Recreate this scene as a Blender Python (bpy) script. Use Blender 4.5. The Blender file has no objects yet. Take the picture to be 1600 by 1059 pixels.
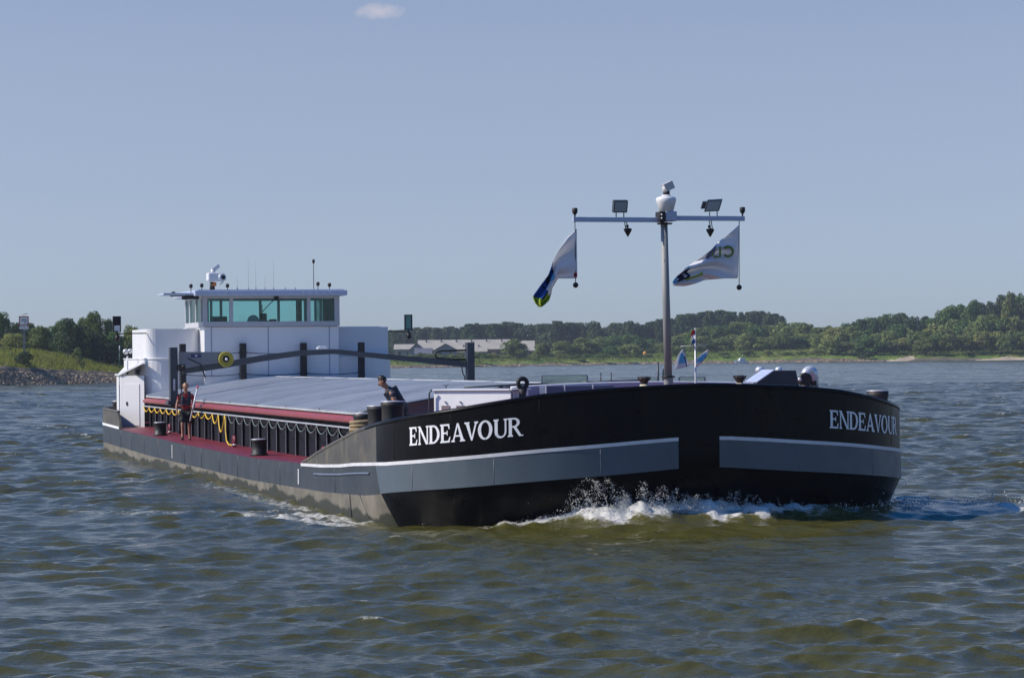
import bpy, bmesh, math, random
import numpy as np
from mathutils import Vector, Matrix

# ------------------------------------------------------------------ camera
SC = bpy.context.scene
FPX, CAMH, HORY, ROLL = 4000.0, 3.7, 555.0, 0.0105
PITCH = math.atan((HORY - 529.5) / FPX)
cam_d = bpy.data.cameras.new('camera'); cam = bpy.data.objects.new('camera', cam_d)
SC.collection.objects.link(cam); SC.camera = cam
cam_d.sensor_width = 36.0; cam_d.lens = FPX / 1600 * 36.0
cam_d.clip_start = 0.5; cam_d.clip_end = 20000
cam.matrix_world = Matrix.Translation((0, 0, CAMH)) @ Matrix.Rotation(math.pi/2 + PITCH, 4, 'X') @ Matrix.Rotation(-ROLL, 4, 'Z')

# ------------------------------------------------------------------ sky, sun, exposure
SUN_EL = math.radians(40); SUN_AZ = math.atan2(-0.985, -0.10)      # azimuth from +Y towards +X
W = bpy.data.worlds.new('World'); SC.world = W; W.use_nodes = True
SKY_STRENGTH = 0.123
wn, wl = W.node_tree.nodes, W.node_tree.links
wn.clear()
wo = wn.new('ShaderNodeOutputWorld'); bg = wn.new('ShaderNodeBackground'); sky = wn.new('ShaderNodeTexSky')
sky.sky_type = 'NISHITA'; sky.sun_disc = False; sky.sun_elevation = SUN_EL; sky.sun_rotation = SUN_AZ
sky.altitude = 0; sky.air_density = 0.5; sky.dust_density = 0.5; sky.ozone_density = 6
bg.inputs['Strength'].default_value = SKY_STRENGTH
wl.new(bg.outputs[0], wo.inputs[0])

sun_d = bpy.data.lights.new('sun', 'SUN'); sun = bpy.data.objects.new('sun', sun_d); SC.collection.objects.link(sun)
sun_d.energy = 5.0; sun_d.angle = math.radians(0.53); sun_d.color = (1.0, 0.93, 0.82)
SDIR = Vector((math.sin(SUN_AZ)*math.cos(SUN_EL), math.cos(SUN_AZ)*math.cos(SUN_EL), math.sin(SUN_EL)))
sun.rotation_euler = SDIR.to_track_quat('Z', 'Y').to_euler()
SC.view_settings.view_transform = 'Standard'; SC.view_settings.look = 'None'
SC.view_settings.exposure = 0.0; SC.view_settings.gamma = 1.0

# one small fair-weather cloud high in the sky, placed by direction
def pix_dir(px, py):
    dx, dy = px - 800, 529.5 - py
    c, s = math.cos(ROLL), math.sin(ROLL)
    u, v = (dx*c + dy*s)/FPX, (-dx*s + dy*c)/FPX
    cp, sp = math.cos(PITCH), math.sin(PITCH)
    return Vector((u, cp - v*sp, sp + v*cp))
def at(px, Y, z=0.0):
    """world point at ground distance Y in the direction of photo column px"""
    d = pix_dir(px, 560); return Vector((d.x/d.y*Y, Y, z))
def z_at(px, py, Y):
    d = pix_dir(px, py); return CAMH + d.z/d.y*Y
cd = pix_dir(593, 18).normalized()
tc = wn.new('ShaderNodeTexCoord')
mp = wn.new('ShaderNodeVectorMath'); mp.operation = 'SUBTRACT'; mp.inputs[1].default_value = cd
nz = wn.new('ShaderNodeTexNoise'); nz.inputs['Scale'].default_value = 260; nz.inputs['Detail'].default_value = 5
sc_ = wn.new('ShaderNodeVectorMath'); sc_.operation = 'MULTIPLY'; sc_.inputs[1].default_value = (1/0.0075, 1/0.0075, 1/0.0026)
ln = wn.new('ShaderNodeVectorMath'); ln.operation = 'LENGTH'
ma = wn.new('ShaderNodeMath'); ma.operation = 'MULTIPLY_ADD'; ma.inputs[1].default_value = 1.5
mr = wn.new('ShaderNodeMapRange'); mr.inputs['From Min'].default_value = 2.05; mr.inputs['From Max'].default_value = 0.95
mr.inputs['To Min'].default_value = 0; mr.inputs['To Max'].default_value = 0.55
mxc = wn.new('ShaderNodeMix'); mxc.data_type = 'RGBA'; mxc.inputs['B'].default_value = (5.6, 5.2, 5.6, 1)
hs = wn.new('ShaderNodeHueSaturation')
# summer haze: the sky is paler and a little dimmer towards the horizon, deep blue overhead
sz = wn.new('ShaderNodeSeparateXYZ'); wl.new(tc.outputs['Generated'], sz.inputs[0])
s1 = wn.new('ShaderNodeMapRange'); s1.interpolation_type = 'SMOOTHSTEP'; s1.inputs['From Min'].default_value = 0.10; s1.inputs['From Max'].default_value = 0.45
s1.inputs['To Min'].default_value = 0.62; s1.inputs['To Max'].default_value = 1.55; wl.new(sz.outputs['Z'], s1.inputs['Value']); wl.new(s1.outputs[0], hs.inputs['Saturation'])
s2 = wn.new('ShaderNodeMapRange'); s2.interpolation_type = 'SMOOTHSTEP'; s2.inputs['From Min'].default_value = 0.05; s2.inputs['From Max'].default_value = 0.16
s2.inputs['To Min'].default_value = 0.88; s2.inputs['To Max'].default_value = 1.03; wl.new(sz.outputs['Z'], s2.inputs['Value'])
s3 = wn.new('ShaderNodeMapRange'); s3.inputs['From Min'].default_value = 0.15; s3.inputs['From Max'].default_value = 0.5; s3.inputs['To Min'].default_value = 1.0; s3.inputs['To Max'].default_value = 1.85; wl.new(sz.outputs['Z'], s3.inputs['Value'])
s4 = wn.new('ShaderNodeMath'); s4.operation = 'MULTIPLY'; wl.new(s2.outputs[0], s4.inputs[0]); wl.new(s3.outputs[0], s4.inputs[1]); wl.new(s4.outputs[0], hs.inputs['Value'])
wl.new(tc.outputs['Generated'], mp.inputs[0]); wl.new(tc.outputs['Generated'], nz.inputs['Vector'])
wl.new(mp.outputs[0], sc_.inputs[0]); wl.new(sc_.outputs[0], ln.inputs[0])
wl.new(nz.outputs['Fac'], ma.inputs[0]); wl.new(ln.outputs['Value'], ma.inputs[2]); wl.new(ma.outputs[0], mr.inputs['Value'])
wl.new(mr.outputs['Result'], mxc.inputs['Factor']); wl.new(sky.outputs[0], hs.inputs['Color'])
wl.new(hs.outputs[0], mxc.inputs['A']); wl.new(mxc.outputs['Result'], bg.inputs['Color'])

RNG = random.Random(7)
NR = np.random.default_rng(11)

# ------------------------------------------------------------------ materials
MATS = {}
def mat(name, col, rough=0.5, metal=0.0, var=0.0, vscale=3.0, bump=0.0, bscale=20.0, spec=None, dirt=None, dirt_amt=0.5, dscale=1.2, stretch=(1, 1, 1)):
    """procedural paint / metal: colour with noise variation, optional dirt colour in patches, optional bump"""
    if name in MATS: return MATS[name]
    m = bpy.data.materials.new(name); m.use_nodes = True
    n, l = m.node_tree.nodes, m.node_tree.links
    b = n['Principled BSDF']
    b.inputs['Base Color'].default_value = (*col, 1); b.inputs['Roughness'].default_value = rough; b.inputs['Metallic'].default_value = metal
    if spec is not None: b.inputs['Specular IOR Level'].default_value = spec
    t = n.new('ShaderNodeTexCoord'); mpn = n.new('ShaderNodeMapping'); mpn.inputs['Scale'].default_value = stretch
    l.new(t.outputs['Object'], mpn.inputs['Vector'])
    src = None
    if var > 0:
        a = n.new('ShaderNodeTexNoise'); a.inputs['Scale'].default_value = vscale; a.inputs['Detail'].default_value = 6; a.inputs['Roughness'].default_value = 0.62
        l.new(mpn.outputs[0], a.inputs['Vector'])
        r = n.new('ShaderNodeMapRange'); r.inputs['From Min'].default_value = 0.3; r.inputs['From Max'].default_value = 0.7
        r.inputs['To Min'].default_value = 1 - var; r.inputs['To Max'].default_value = 1 + var
        l.new(a.outputs['Fac'], r.inputs['Value'])
        mu = n.new('ShaderNodeVectorMath'); mu.operation = 'SCALE'; mu.inputs[0].default_value = col
        l.new(r.outputs[0], mu.inputs['Scale']); src = mu.outputs[0]
        rr = n.new('ShaderNodeMapRange'); rr.inputs['From Min'].default_value = 0.3; rr.inputs['From Max'].default_value = 0.7
        rr.inputs['To Min'].default_value = max(0.02, rough*0.8); rr.inputs['To Max'].default_value = min(1, rough*1.25)
        l.new(a.outputs['Fac'], rr.inputs['Value']); l.new(rr.outputs[0], b.inputs['Roughness'])
    if dirt is not None:
        d = n.new('ShaderNodeTexNoise'); d.inputs['Scale'].default_value = dscale; d.inputs['Detail'].default_value = 8; d.inputs['Roughness'].default_value = 0.7
        mp2 = n.new('ShaderNodeMapping'); mp2.inputs['Scale'].default_value = (1, 1, 0.35)
        l.new(t.outputs['Object'], mp2.inputs['Vector']); l.new(mp2.outputs[0], d.inputs['Vector'])
        r2 = n.new('ShaderNodeMapRange'); r2.inputs['From Min'].default_value = 0.5; r2.inputs['From Max'].default_value = 0.72
        r2.inputs['To Max'].default_value = dirt_amt
        l.new(d.outputs['Fac'], r2.inputs['Value'])
        mx = n.new('ShaderNodeMix'); mx.data_type = 'RGBA'; mx.inputs['B'].default_value = (*dirt, 1); mx.inputs['A'].default_value = (*col, 1)
        if src is not None: l.new(src, mx.inputs['A'])
        l.new(r2.outputs[0], mx.inputs['Factor']); src = mx.outputs['Result']
    if src is not None: l.new(src, b.inputs['Base Color'])
    if bump > 0:
        a = n.new('ShaderNodeTexNoise'); a.inputs['Scale'].default_value = bscale; a.inputs['Detail'].default_value = 4
        l.new(mpn.outputs[0], a.inputs['Vector'])
        bp = n.new('ShaderNodeBump'); bp.inputs['Strength'].default_value = bump; bp.inputs['Distance'].default_value = 0.02
        l.new(a.outputs['Fac'], bp.inputs['Height']); l.new(bp.outputs[0], b.inputs['Normal'])
    MATS[name] = m
    return m
def glass(name, tint, gloss=0.12):
    m = bpy.data.materials.new(name); m.use_nodes = True
    n, l = m.node_tree.nodes, m.node_tree.links; n.remove(n['Principled BSDF'])
    t = n.new('ShaderNodeBsdfTransparent'); t.inputs[0].default_value = (*tint, 1)
    g = n.new('ShaderNodeBsdfGlossy'); g.inputs['Roughness'].default_value = 0.02; g.inputs['Color'].default_value = (0.8, 0.95, 0.95, 1)
    f = n.new('ShaderNodeFresnel'); f.inputs[0].default_value = 1.45
    x = n.new('ShaderNodeMixShader'); l.new(f.outputs[0], x.inputs[0]); l.new(t.outputs[0], x.inputs[1]); l.new(g.outputs[0], x.inputs[2])
    l.new(x.outputs[0], n['Material Output'].inputs[0]); MATS[name] = m
    return m
BLACK = mat('black_hull_paint', (0.0035, 0.0035, 0.0045), 0.3, var=0.3, vscale=1.5, bump=0.05, bscale=1.3, dirt=(0.020, 0.016, 0.012), dirt_amt=0.5, dscale=1.7, spec=0.10)
DUSTYLIT = mat('sunlit_dusty_bulwark_paint', (0.070, 0.065, 0.058), 0.55, var=0.18, vscale=2, dirt=(0.30, 0.25, 0.13), dirt_amt=0.35, dscale=3.5)  # dust, with the grazing sun on the side put into the colour
HULLGREY = mat('dark_grey_hull_paint', (0.034, 0.042, 0.052), 0.45, var=0.16, vscale=1.1, dirt=(0.075, 0.07, 0.062), dirt_amt=0.5, dscale=2.0, bump=0.10, bscale=0.8)
BANDGREY = mat('blue_grey_band_paint', (0.074, 0.098, 0.120), 0.45, var=0.05, vscale=2, dirt=(0.055, 0.06, 0.065), dirt_amt=0.4, dscale=1.5, bump=0.12, bscale=1.1)
WHITE = mat('white_paint', (0.68, 0.68, 0.69), 0.35, var=0.03, vscale=2, dirt=(0.6, 0.56, 0.5), dirt_amt=0.18)
LETTER = mat('white_lettering', (0.78, 0.78, 0.80), 0.45, var=0.05, vscale=9)
RED = mat('red_deck_paint', (0.165, 0.017, 0.03), 0.5, var=0.2, vscale=2, dirt=(0.20, 0.05, 0.05), dirt_amt=0.5, bump=0.1, bscale=30)
FLANGE = mat('red_coaming_paint', (0.25, 0.045, 0.05), 0.42, var=0.15, vscale=2, dirt=(0.30, 0.10, 0.08), dirt_amt=0.4)
COAM = mat('dark_coaming_paint', (0.006, 0.006, 0.011), 0.7, var=0.3, vscale=2, dirt=(0.012, 0.011, 0.013), dirt_amt=0.5, spec=0.2)
STIFF = mat('stiffener_edge_paint', (0.26, 0.27, 0.30), 0.5, var=0.2, vscale=3)
ALU = mat('hatch_aluminium', (0.66, 0.66, 0.66), 0.36, 0.5, var=0.10, vscale=0.8, dirt=(0.33, 0.32, 0.30), dirt_amt=0.35, dscale=0.9, stretch=(1, 0.2, 1))
RUBBER = mat('black_rubber', (0.012, 0.012, 0.013), 0.75, var=0.3, vscale=8)
IRON = mat('black_iron_paint', (0.009, 0.009, 0.011), 0.6, var=0.35, vscale=4, dirt=(0.09, 0.045, 0.025), dirt_amt=0.45, dscale=3)
STEELTOP = mat('worn_steel', (0.52, 0.52, 0.54), 0.4, 0.3, var=0.12, vscale=10)
DKGREY = mat('dark_grey_steel_paint', (0.045, 0.053, 0.065), 0.4, var=0.15, vscale=3)
MIDGREY = mat('mid_grey_steel_paint', (0.17, 0.18, 0.20), 0.45, var=0.12, vscale=4)
MASTGREY = mat('galvanised_mast', (0.25, 0.25, 0.245), 0.6, 0.1, var=0.22, vscale=5, stretch=(1, 1, 0.25))
PALEBLUE = mat('pale_blue_paint', (0.40, 0.45, 0.58), 0.4, var=0.06)
SHADEDWHITE = mat('shaded_white_paint', (0.44, 0.37, 0.46), 0.45, var=0.06)  # white paint with its lilac shade put into the colour
SLATE = mat('slate_blue_paint', (0.26, 0.29, 0.38), 0.45, var=0.08)
YELLOW = mat('yellow_hose', (0.62, 0.40, 0.03), 0.5, var=0.15, vscale=6)
REELYEL = mat('yellow_reel_plastic', (0.36, 0.30, 0.03), 0.5, var=0.1)
CABLE = mat('grey_green_cable', (0.15, 0.19, 0.18), 0.5, var=0.1)
RAIL = mat('grey_rail_paint', (0.34, 0.36, 0.39), 0.4, var=0.12)
WINGLASS = glass('teal_window_glass', (0.76, 0.92, 0.91))
CLEARGLASS = glass('pale_screen_glass', (0.80, 0.84, 0.80))
DARKIN = mat('dark_interior', (0.03, 0.035, 0.035), 0.7, var=0.2)
CHROME = mat('polished_vent_metal', (0.62, 0.63, 0.67), 0.25, 0.35, var=0.05)
LENS = mat('lamp_lens', (0.30, 0.34, 0.36), 0.12, var=0.05)
SKIN = mat('skin', (0.38, 0.19, 0.12), 0.5, var=0.08, vscale=12)
REDCLOTH = mat('red_cotton', (0.33, 0.020, 0.030), 0.85, var=0.15, vscale=10, bump=0.3, bscale=25)
NAVYCLOTH = mat('navy_cotton', (0.016, 0.022, 0.042), 0.85, var=0.2, vscale=10, bump=0.3, bscale=25)
BLACKCLOTH = mat('black_cotton', (0.012, 0.012, 0.015), 0.85, var=0.2, vscale=10, bump=0.3, bscale=25)
HAIRFAIR = mat('fair_hair', (0.30, 0.19, 0.10), 0.6, var=0.25, vscale=30)
HAIRDARK = mat('dark_hair', (0.022, 0.014, 0.010), 0.5, var=0.3, vscale=30)
SHOE = mat('dark_shoe_leather', (0.02, 0.018, 0.016), 0.6, var=0.2)
SHOE2 = mat('tan_sandal', (0.22, 0.13, 0.08), 0.6, var=0.2)
EYE = mat('eye', (0.02, 0.015, 0.012), 0.3)
ROPE = mat('hemp_rope', (0.27, 0.20, 0.11), 0.8, var=0.25, vscale=14, bump=0.5, bscale=40)

# underwater paint: tan, with dark algae creeping up from the waterline (wear with a shape of its own)
def boot_material():
    m = mat('tan_boot_topping', (0.155, 0.138, 0.108), 0.6, var=0.3, vscale=1.4, dirt=(0.10, 0.095, 0.07), dirt_amt=0.6, dscale=1.6)
    n, l = m.node_tree.nodes, m.node_tree.links; b = n['Principled BSDF']
    src = b.inputs['Base Color'].links[0].from_socket
    t = n.new('ShaderNodeTexCoord'); s = n.new('ShaderNodeSeparateXYZ'); l.new(t.outputs['Object'], s.inputs[0])
    mp_ = n.new('ShaderNodeMapping'); mp_.inputs['Scale'].default_value = (1, 1, 0.1); l.new(t.outputs['Object'], mp_.inputs[0])
    a = n.new('ShaderNodeTexNoise'); a.inputs['Scale'].default_value = 0.9; a.inputs['Detail'].default_value = 7; l.new(mp_.outputs[0], a.inputs['Vector'])
    k = n.new('ShaderNodeMath'); k.operation = 'MULTIPLY_ADD'; k.inputs[1].default_value = -0.75; l.new(a.outputs['Fac'], k.inputs[0]); l.new(s.outputs['Z'], k.inputs[2])
    r = n.new('ShaderNodeMapRange'); r.inputs['From Min'].default_value = -0.24; r.inputs['From Max'].default_value = -0.17; r.inputs['To Min'].default_value = 1; r.inputs['To Max'].default_value = 0
    l.new(k.outputs[0], r.inputs['Value'])
    x = n.new('ShaderNodeMix'); x.data_type = 'RGBA'; x.inputs['B'].default_value = (0.028, 0.03, 0.018, 1)
    l.new(src, x.inputs['A']); l.new(r.outputs[0], x.inputs['Factor']); l.new(x.outputs['Result'], b.inputs['Base Color'])
    return m
BOOT = boot_material()

# ------------------------------------------------------------------ mesh builder
class MB:
    def __init__(s): s.v = []; s.f = []; s.m = []; s.sm = []; s.cur = 0; s.smooth = False
    def mat(s, i): s.cur = i; return s
    def add(s, verts, faces, smooth=None):
        o = len(s.v); s.v += [tuple(p) for p in verts]
        for f in faces:
            s.f.append(tuple(i + o for i in f)); s.m.append(s.cur); s.sm.append(s.smooth if smooth is None else smooth)
        return s
    def box(s, x0, x1, y0, y1, z0, z1, bev=0.0):
        if bev <= 0:
            v = [(x, y, z) for z in (z0, z1) for y in (y0, y1) for x in (x0, x1)]
            return s.add(v, [(0, 2, 3, 1), (4, 5, 7, 6), (0, 1, 5, 4), (2, 6, 7, 3), (0, 4, 6, 2), (1, 3, 7, 5)], False)
        b = bmesh.new(); bmesh.ops.create_cube(b, size=1.0)
        for q in b.verts: q.co = Vector(((x0+x1)/2 + q.co.x*(x1-x0), (y0+y1)/2 + q.co.y*(y1-y0), (z0+z1)/2 + q.co.z*(z1-z0)))
        bmesh.ops.bevel(b, geom=list(b.edges), offset=min(bev, 0.45*min(x1-x0, y1-y0, z1-z0)), segments=2, affect='EDGES', profile=0.5)
        b.verts.index_update()
        s.add([q.co[:] for q in b.verts], [tuple(q.index for q in f.verts) for f in b.faces], False); b.free(); return s
    def obox(s, c, ax, ay, az):
        c, ax, ay, az = map(Vector, (c, ax, ay, az))
        v = [c + ax*i + ay*j + az*k for k in (-1, 1) for j in (-1, 1) for i in (-1, 1)]
        return s.add(v, [(0, 2, 3, 1), (4, 5, 7, 6), (0, 1, 5, 4), (2, 6, 7, 3), (0, 4, 6, 2), (1, 3, 7, 5)], False)
    def tube(s, pts, r, n=8, cap=True, closed=False):
        pts = [Vector(p) for p in pts]; N = len(pts)
        rad = r if isinstance(r, (list, tuple)) else [r]*N
        vs, fs = [], []
        ref = None
        for i, p in enumerate(pts):
            if closed: t = pts[(i+1) % N] - pts[i-1]
            else: t = pts[min(i+1, N-1)] - pts[max(i-1, 0)]
            t.normalize()
            if ref is None: ref = Vector((0, 0, 1)) if abs(t.z) < 0.9 else Vector((1, 0, 0))
            a = t.cross(ref).normalized(); b = a.cross(t).normalized(); ref = b
            for k in range(n):
                w = 2*math.pi*k/n; vs.append(p + a*math.cos(w)*rad[i] + b*math.sin(w)*rad[i])
        M = N if closed else N-1
        for i in range(M):
            j = (i+1) % N
            for k in range(n):
                fs.append((i*n+k, i*n+(k+1) % n, j*n+(k+1) % n, j*n+k))
        s.add(vs, fs, True)
        if cap and not closed:
            s.add(vs[:n], [tuple(range(n))], False); s.add(vs[-n:], [tuple(reversed(range(n)))], False)
        return s
    def cyl(s, p, q, r, r2=None, n=16): return s.tube([p, q], [r, r if r2 is None else r2], n)
    def lathe(s, c, prof, n=20, axis=(0, 0, 1)):
        ax = Vector(axis).normalized(); a = ax.cross(Vector((1, 0, 0) if abs(ax.x) < 0.9 else (0, 1, 0))).normalized(); b = ax.cross(a)
        c = Vector(c); vs, fs = [], []
        for (r, h) in prof:
            for k in range(n):
                w = 2*math.pi*k/n; vs.append(c + ax*h + (a*math.cos(w) + b*math.sin(w))*r)
        for i in range(len(prof)-1):
            for k in range(n): fs.append((i*n+k, i*n+(k+1) % n, (i+1)*n+(k+1) % n, (i+1)*n+k))
        s.add(vs, fs, True)
        s.add(vs[:n], [tuple(reversed(range(n)))], False); s.add(vs[-n:], [tuple(range(n))], False)
        return s
    def ball(s, c, r, n=10, sc=(1, 1, 1)):
        vs, fs = [], []
        for i in range(n+1):
            t = math.pi*i/n
            for k in range(2*n):
                w = math.pi*k/n; vs.append((c[0]+r*sc[0]*math.sin(t)*math.cos(w), c[1]+r*sc[1]*math.sin(t)*math.sin(w), c[2]+r*sc[2]*math.cos(t)))
        for i in range(n):
            for k in range(2*n): fs.append((i*2*n+k, (i+1)*2*n+k, (i+1)*2*n+(k+1) % (2*n), i*2*n+(k+1) % (2*n)))
        return s.add(vs, fs, True)
    def torus(s, c, R, r, axis=(1, 0, 0), n=24, m=10):
        ax = Vector(axis).normalized(); a = ax.cross(Vector((0, 0, 1) if abs(ax.z) < 0.9 else (1, 0, 0))).normalized(); b = ax.cross(a); c = Vector(c)
        return s.tube([c + (a*math.cos(2*math.pi*k/n) + b*math.sin(2*math.pi*k/n))*R for k in range(n)], r, m, closed=True)
    def prism(s, poly, d):
        """extrude a planar 3-D polygon by vector d"""
        d = Vector(d); p = [Vector(q) for q in poly]; n = len(p)
        return s.add(p + [q + d for q in p], [tuple(range(n)), tuple(reversed(range(n, 2*n)))] + [(i, i+n, (i+1) % n + n, (i+1) % n) for i in range(n)], False)
    def build(s, name, mats, parent=None, loc=None):
        me = bpy.data.meshes.new(name); me.from_pydata(s.v, [], s.f)
        if not isinstance(mats, (list, tuple)): mats = [mats]
        for m in mats: me.materials.append(m)
        me.polygons.foreach_set('material_index', s.m); me.polygons.foreach_set('use_smooth', s.sm)
        bm = bmesh.new(); bm.from_mesh(me); bmesh.ops.remove_doubles(bm, verts=bm.verts, dist=1e-5)
        bmesh.ops.recalc_face_normals(bm, faces=bm.faces); bm.to_mesh(me); bm.free(); me.update()
        o = bpy.data.objects.new(name, me); SC.collection.objects.link(o)
        if parent is not None: o.parent = parent
        if loc is not None: o.location = loc
        return o
def tag(o, label=None, cat=None, group=None, kind=None):
    if label: o['label'] = label
    if cat: o['category'] = cat
    if group: o['group'] = group
    if kind: o['kind'] = kind
    return o
def empty(name, loc=(0, 0, 0), rz=0.0, parent=None):
    o = bpy.data.objects.new(name, None); SC.collection.objects.link(o); o.location = loc; o.rotation_euler = (0, 0, rz)
    o.empty_display_size = 0.2
    if parent is not None: o.parent = parent
    return o

# ------------------------------------------------------------------ ship frame
TH = math.atan(0.3)
SH = Vector((math.sin(TH), -math.cos(TH), 0)); SP = Vector((math.cos(TH), math.sin(TH), 0))
SO = Vector((3.975, 55.18, 0.0)); SRZ = math.atan2(SH.y, SH.x)
def s2w(x, y, z): return SO + SH*x + SP*y + Vector((0, 0, z))
def ship_pix(px, py, x):
    """ship-frame y, z of a photo point that lies in the ship cross-section at x"""
    d = pix_dir(px, py); C = Vector((0, 0, CAMH)); t = ((SO + SH*x - C).dot(SH))/d.dot(SH); q = C + d*t - SO
    return q.dot(SP), q.z
ship = empty('cargo_ship', SO, SRZ)
tag(ship, 'long black and grey river cargo barge with white wheelhouse and ENDEAVOUR on its bow', 'ship')

# plan outline: bow superellipse then straight side
LB, BH, NE = 4.35, 6.2, 2.3
YOFF = 0.14      # the hull's centreline against the ship frame
def outline():
    T = np.linspace(0, math.pi/2, 600); c, s_ = np.cos(T), np.sin(T)
    x = -LB + LB*np.clip(c, 0, 1)**(2/NE); y = BH*s_**(2/NE)
    a = np.concatenate([[0], np.cumsum(np.hypot(np.diff(x), np.diff(y)))])
    return x, y, a
OX, OY, OA = outline(); ASH = OA[-1]
def hull_xy(a):
    """a >= 0 arc length from the stem, positive half-breadth returned"""
    if a <= ASH: return float(np.interp(a, OA, OX)), float(np.interp(a, OA, OY))
    x = -LB - (a - ASH)
    if x > -50.0: return x, BH
    # round stern
    L = 3.2; u = min(1.0, (-50.0 - x)/ (L*1.9)); w = u*math.pi/2
    return -50.0 - L*math.sin(w), BH*(0.25 + 0.75*math.cos(w)**0.8) if u < 1 else BH*0.25
def aX(x): return ASH + (-LB - x)
def interp(a, pts): return float(np.interp(a, [p[0] for p in pts], [p[1] for p in pts]))
ZW = [(0, 1.91), (0.64, 1.89), (1.44, 1.84), (2.1, 1.79), (2.8, 1.74), (3.5, 1.69), (4.2, 1.63), (4.9, 1.565), (5.7, 1.50), (6.6, 1.43), (7.8, 1.35), (ASH, 1.32), (aX(-6.5), 1.23), (aX(-8), 1.14), (aX(-10), 1.06), (aX(-12.5), 1.00), (aX(-19), 0.91), (aX(-30), 0.93), (aX(-42), 1.02), (aX(-51), 1.14), (aX(-70), 1.2)]
ZK = [(0, 1.25), (0.66, 1.22), (1.44, 1.16), (2.1, 1.11), (2.8, 1.06), (3.5, 1.01), (4.2, 0.955), (4.9, 0.895), (5.7, 0.83), (6.6, 0.765), (7.8, 0.67), (ASH, 0.60), (aX(-5.6), 0.52), (aX(-9.7), 0.40), (aX(-19), 0.28), (aX(-38), 0.31), (aX(-51), 0.45), (aX(-70), 0.5)]
ZB = [(0, 3.0), (0.6, 2.985), (2.1, 2.925), (2.8, 2.875), (3.5, 2.815), (4.2, 2.715), (4.9, 2.61), (5.6, 2.50), (6.4, 2.40), (6.9, 2.34), (7.6, 2.26), (ASH, 2.17), (aX(-6.34), 1.97), (aX(-7.7), 1.77), (aX(-9.2), 1.55), (aX(-10.5), 1.34), (aX(-11.6), 1.14), (aX(-12.4), 1.02)]
zw, zk, zb = (lambda a: interp(a, ZW)), (lambda a: interp(a, ZK)), (lambda a: interp(a, ZB))
AEND = aX(-50.0) + 3.2*1.9
STA = list(np.linspace(0, ASH, 44)) + [aX(x) for x in np.linspace(-5.2, -50, 70)] + list(np.linspace(aX(-50.0), AEND, 14)[1:])
def hull_pt(a, z, side, off=0.0):
    x, y = hull_xy(a); k = zk(a)
    if off:
        x2, y2 = hull_xy(a + 0.02); x1, y1 = hull_xy(max(a - 0.02, 0)); tx, ty = x2-x1, y2-y1; L = math.hypot(tx, ty) or 1
        nx, ny = ty/L, -tx/L
        if a < 0.03: nx, ny = 1, 0
        x += nx*off; y += ny*off
    if z < k:
        d = k - z
        if a < ASH + 3: w = max(0.0, 1 - (a/(ASH+3))**3); x -= 0.55*d*w; y -= 0.30*d*min(1, a/4)*(1 if a < ASH - 1 else max(0, 1-(a-ASH+1)/3))
        elif x < -50: x += 1.1*d
    return (x, side*y + YOFF, z)
def strip(mb, aa, zlo, zhi, side, off, nz_=1):
    vs = []; n = nz_ + 1
    for a in aa:
        for j in range(n):
            z0, z1 = zlo(a), zhi(a); vs.append(hull_pt(a, z0 + (z1-z0)*j/nz_, side, off))
    mb.add(vs, [(i*n+j, (i+1)*n+j, (i+1)*n+j+1, i*n+j+1) for i in range(len(aa)-1) for j in range(nz_)], True)

hm = MB()
for side in (-1, 1):
    bow = [a for a in STA if a <= ASH + 0.01]; rest = [a for a in STA if a >= ASH - 0.01]
    # raked colour change on each shoulder, painting where the lit side meets the dark bow
    AB = [(-1.3, ASH - 1.55), (0.0, ASH - 0.95), (0.60, ASH - 0.38), (1.4, ASH + 0.06)]
    zl_ = [lambda a: -1.1, lambda a: -0.5, lambda a: -0.05, lambda a: zk(a)*0.5, zk, lambda a: 0.5*(zk(a) + zw(a)), zw]
    def rows_(u0, fu, mats_):
        us = u0; nr_ = len(zl_); vs = []
        for u in us:
            for zf_ in zl_:
                a = fu(u, ASH, 0); zz = zf_(a); ab_ = interp(zz, AB); a = fu(u, ab_, zz); vs.append(hull_pt(a, zf_(a), side))
        for j in range(nr_ - 1):
            hm.mat(mats_[0] if j < 4 else mats_[1])
            hm.add([v for i in range(len(us)) for v in vs[i*nr_ + j:i*nr_ + j + 2]], [(2*i, 2*i+2, 2*i+3, 2*i+1) for i in range(len(us)-1)], True)
    rows_(np.linspace(0, 1, 46), lambda u, ab_, z: u*ab_, (0, 0))
    a1_ = aX(-6.5); rows_(np.linspace(0, 1, 12), lambda u, ab_, z: ab_ + u*(a1_ - ab_), (2, 1))
    rows_([a1_] + [a for a in rest if a > a1_ + 0.05], lambda u, ab_, z: u, (2, 1))
# transom between the two stern ends
e = [hull_pt(AEND, z, sgn, 0) for sgn in (-1, 1) for z in (-1.1, zk(AEND), zw(AEND))]
hm.mat(2).add([e[0], e[1], e[4], e[3]], [(0, 1, 2, 3)]); hm.mat(1).add([e[1], e[2], e[5], e[4]], [(0, 1, 2, 3)])
hull = hm.build('hull', [BLACK, HULLGREY, BOOT], ship)

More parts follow.
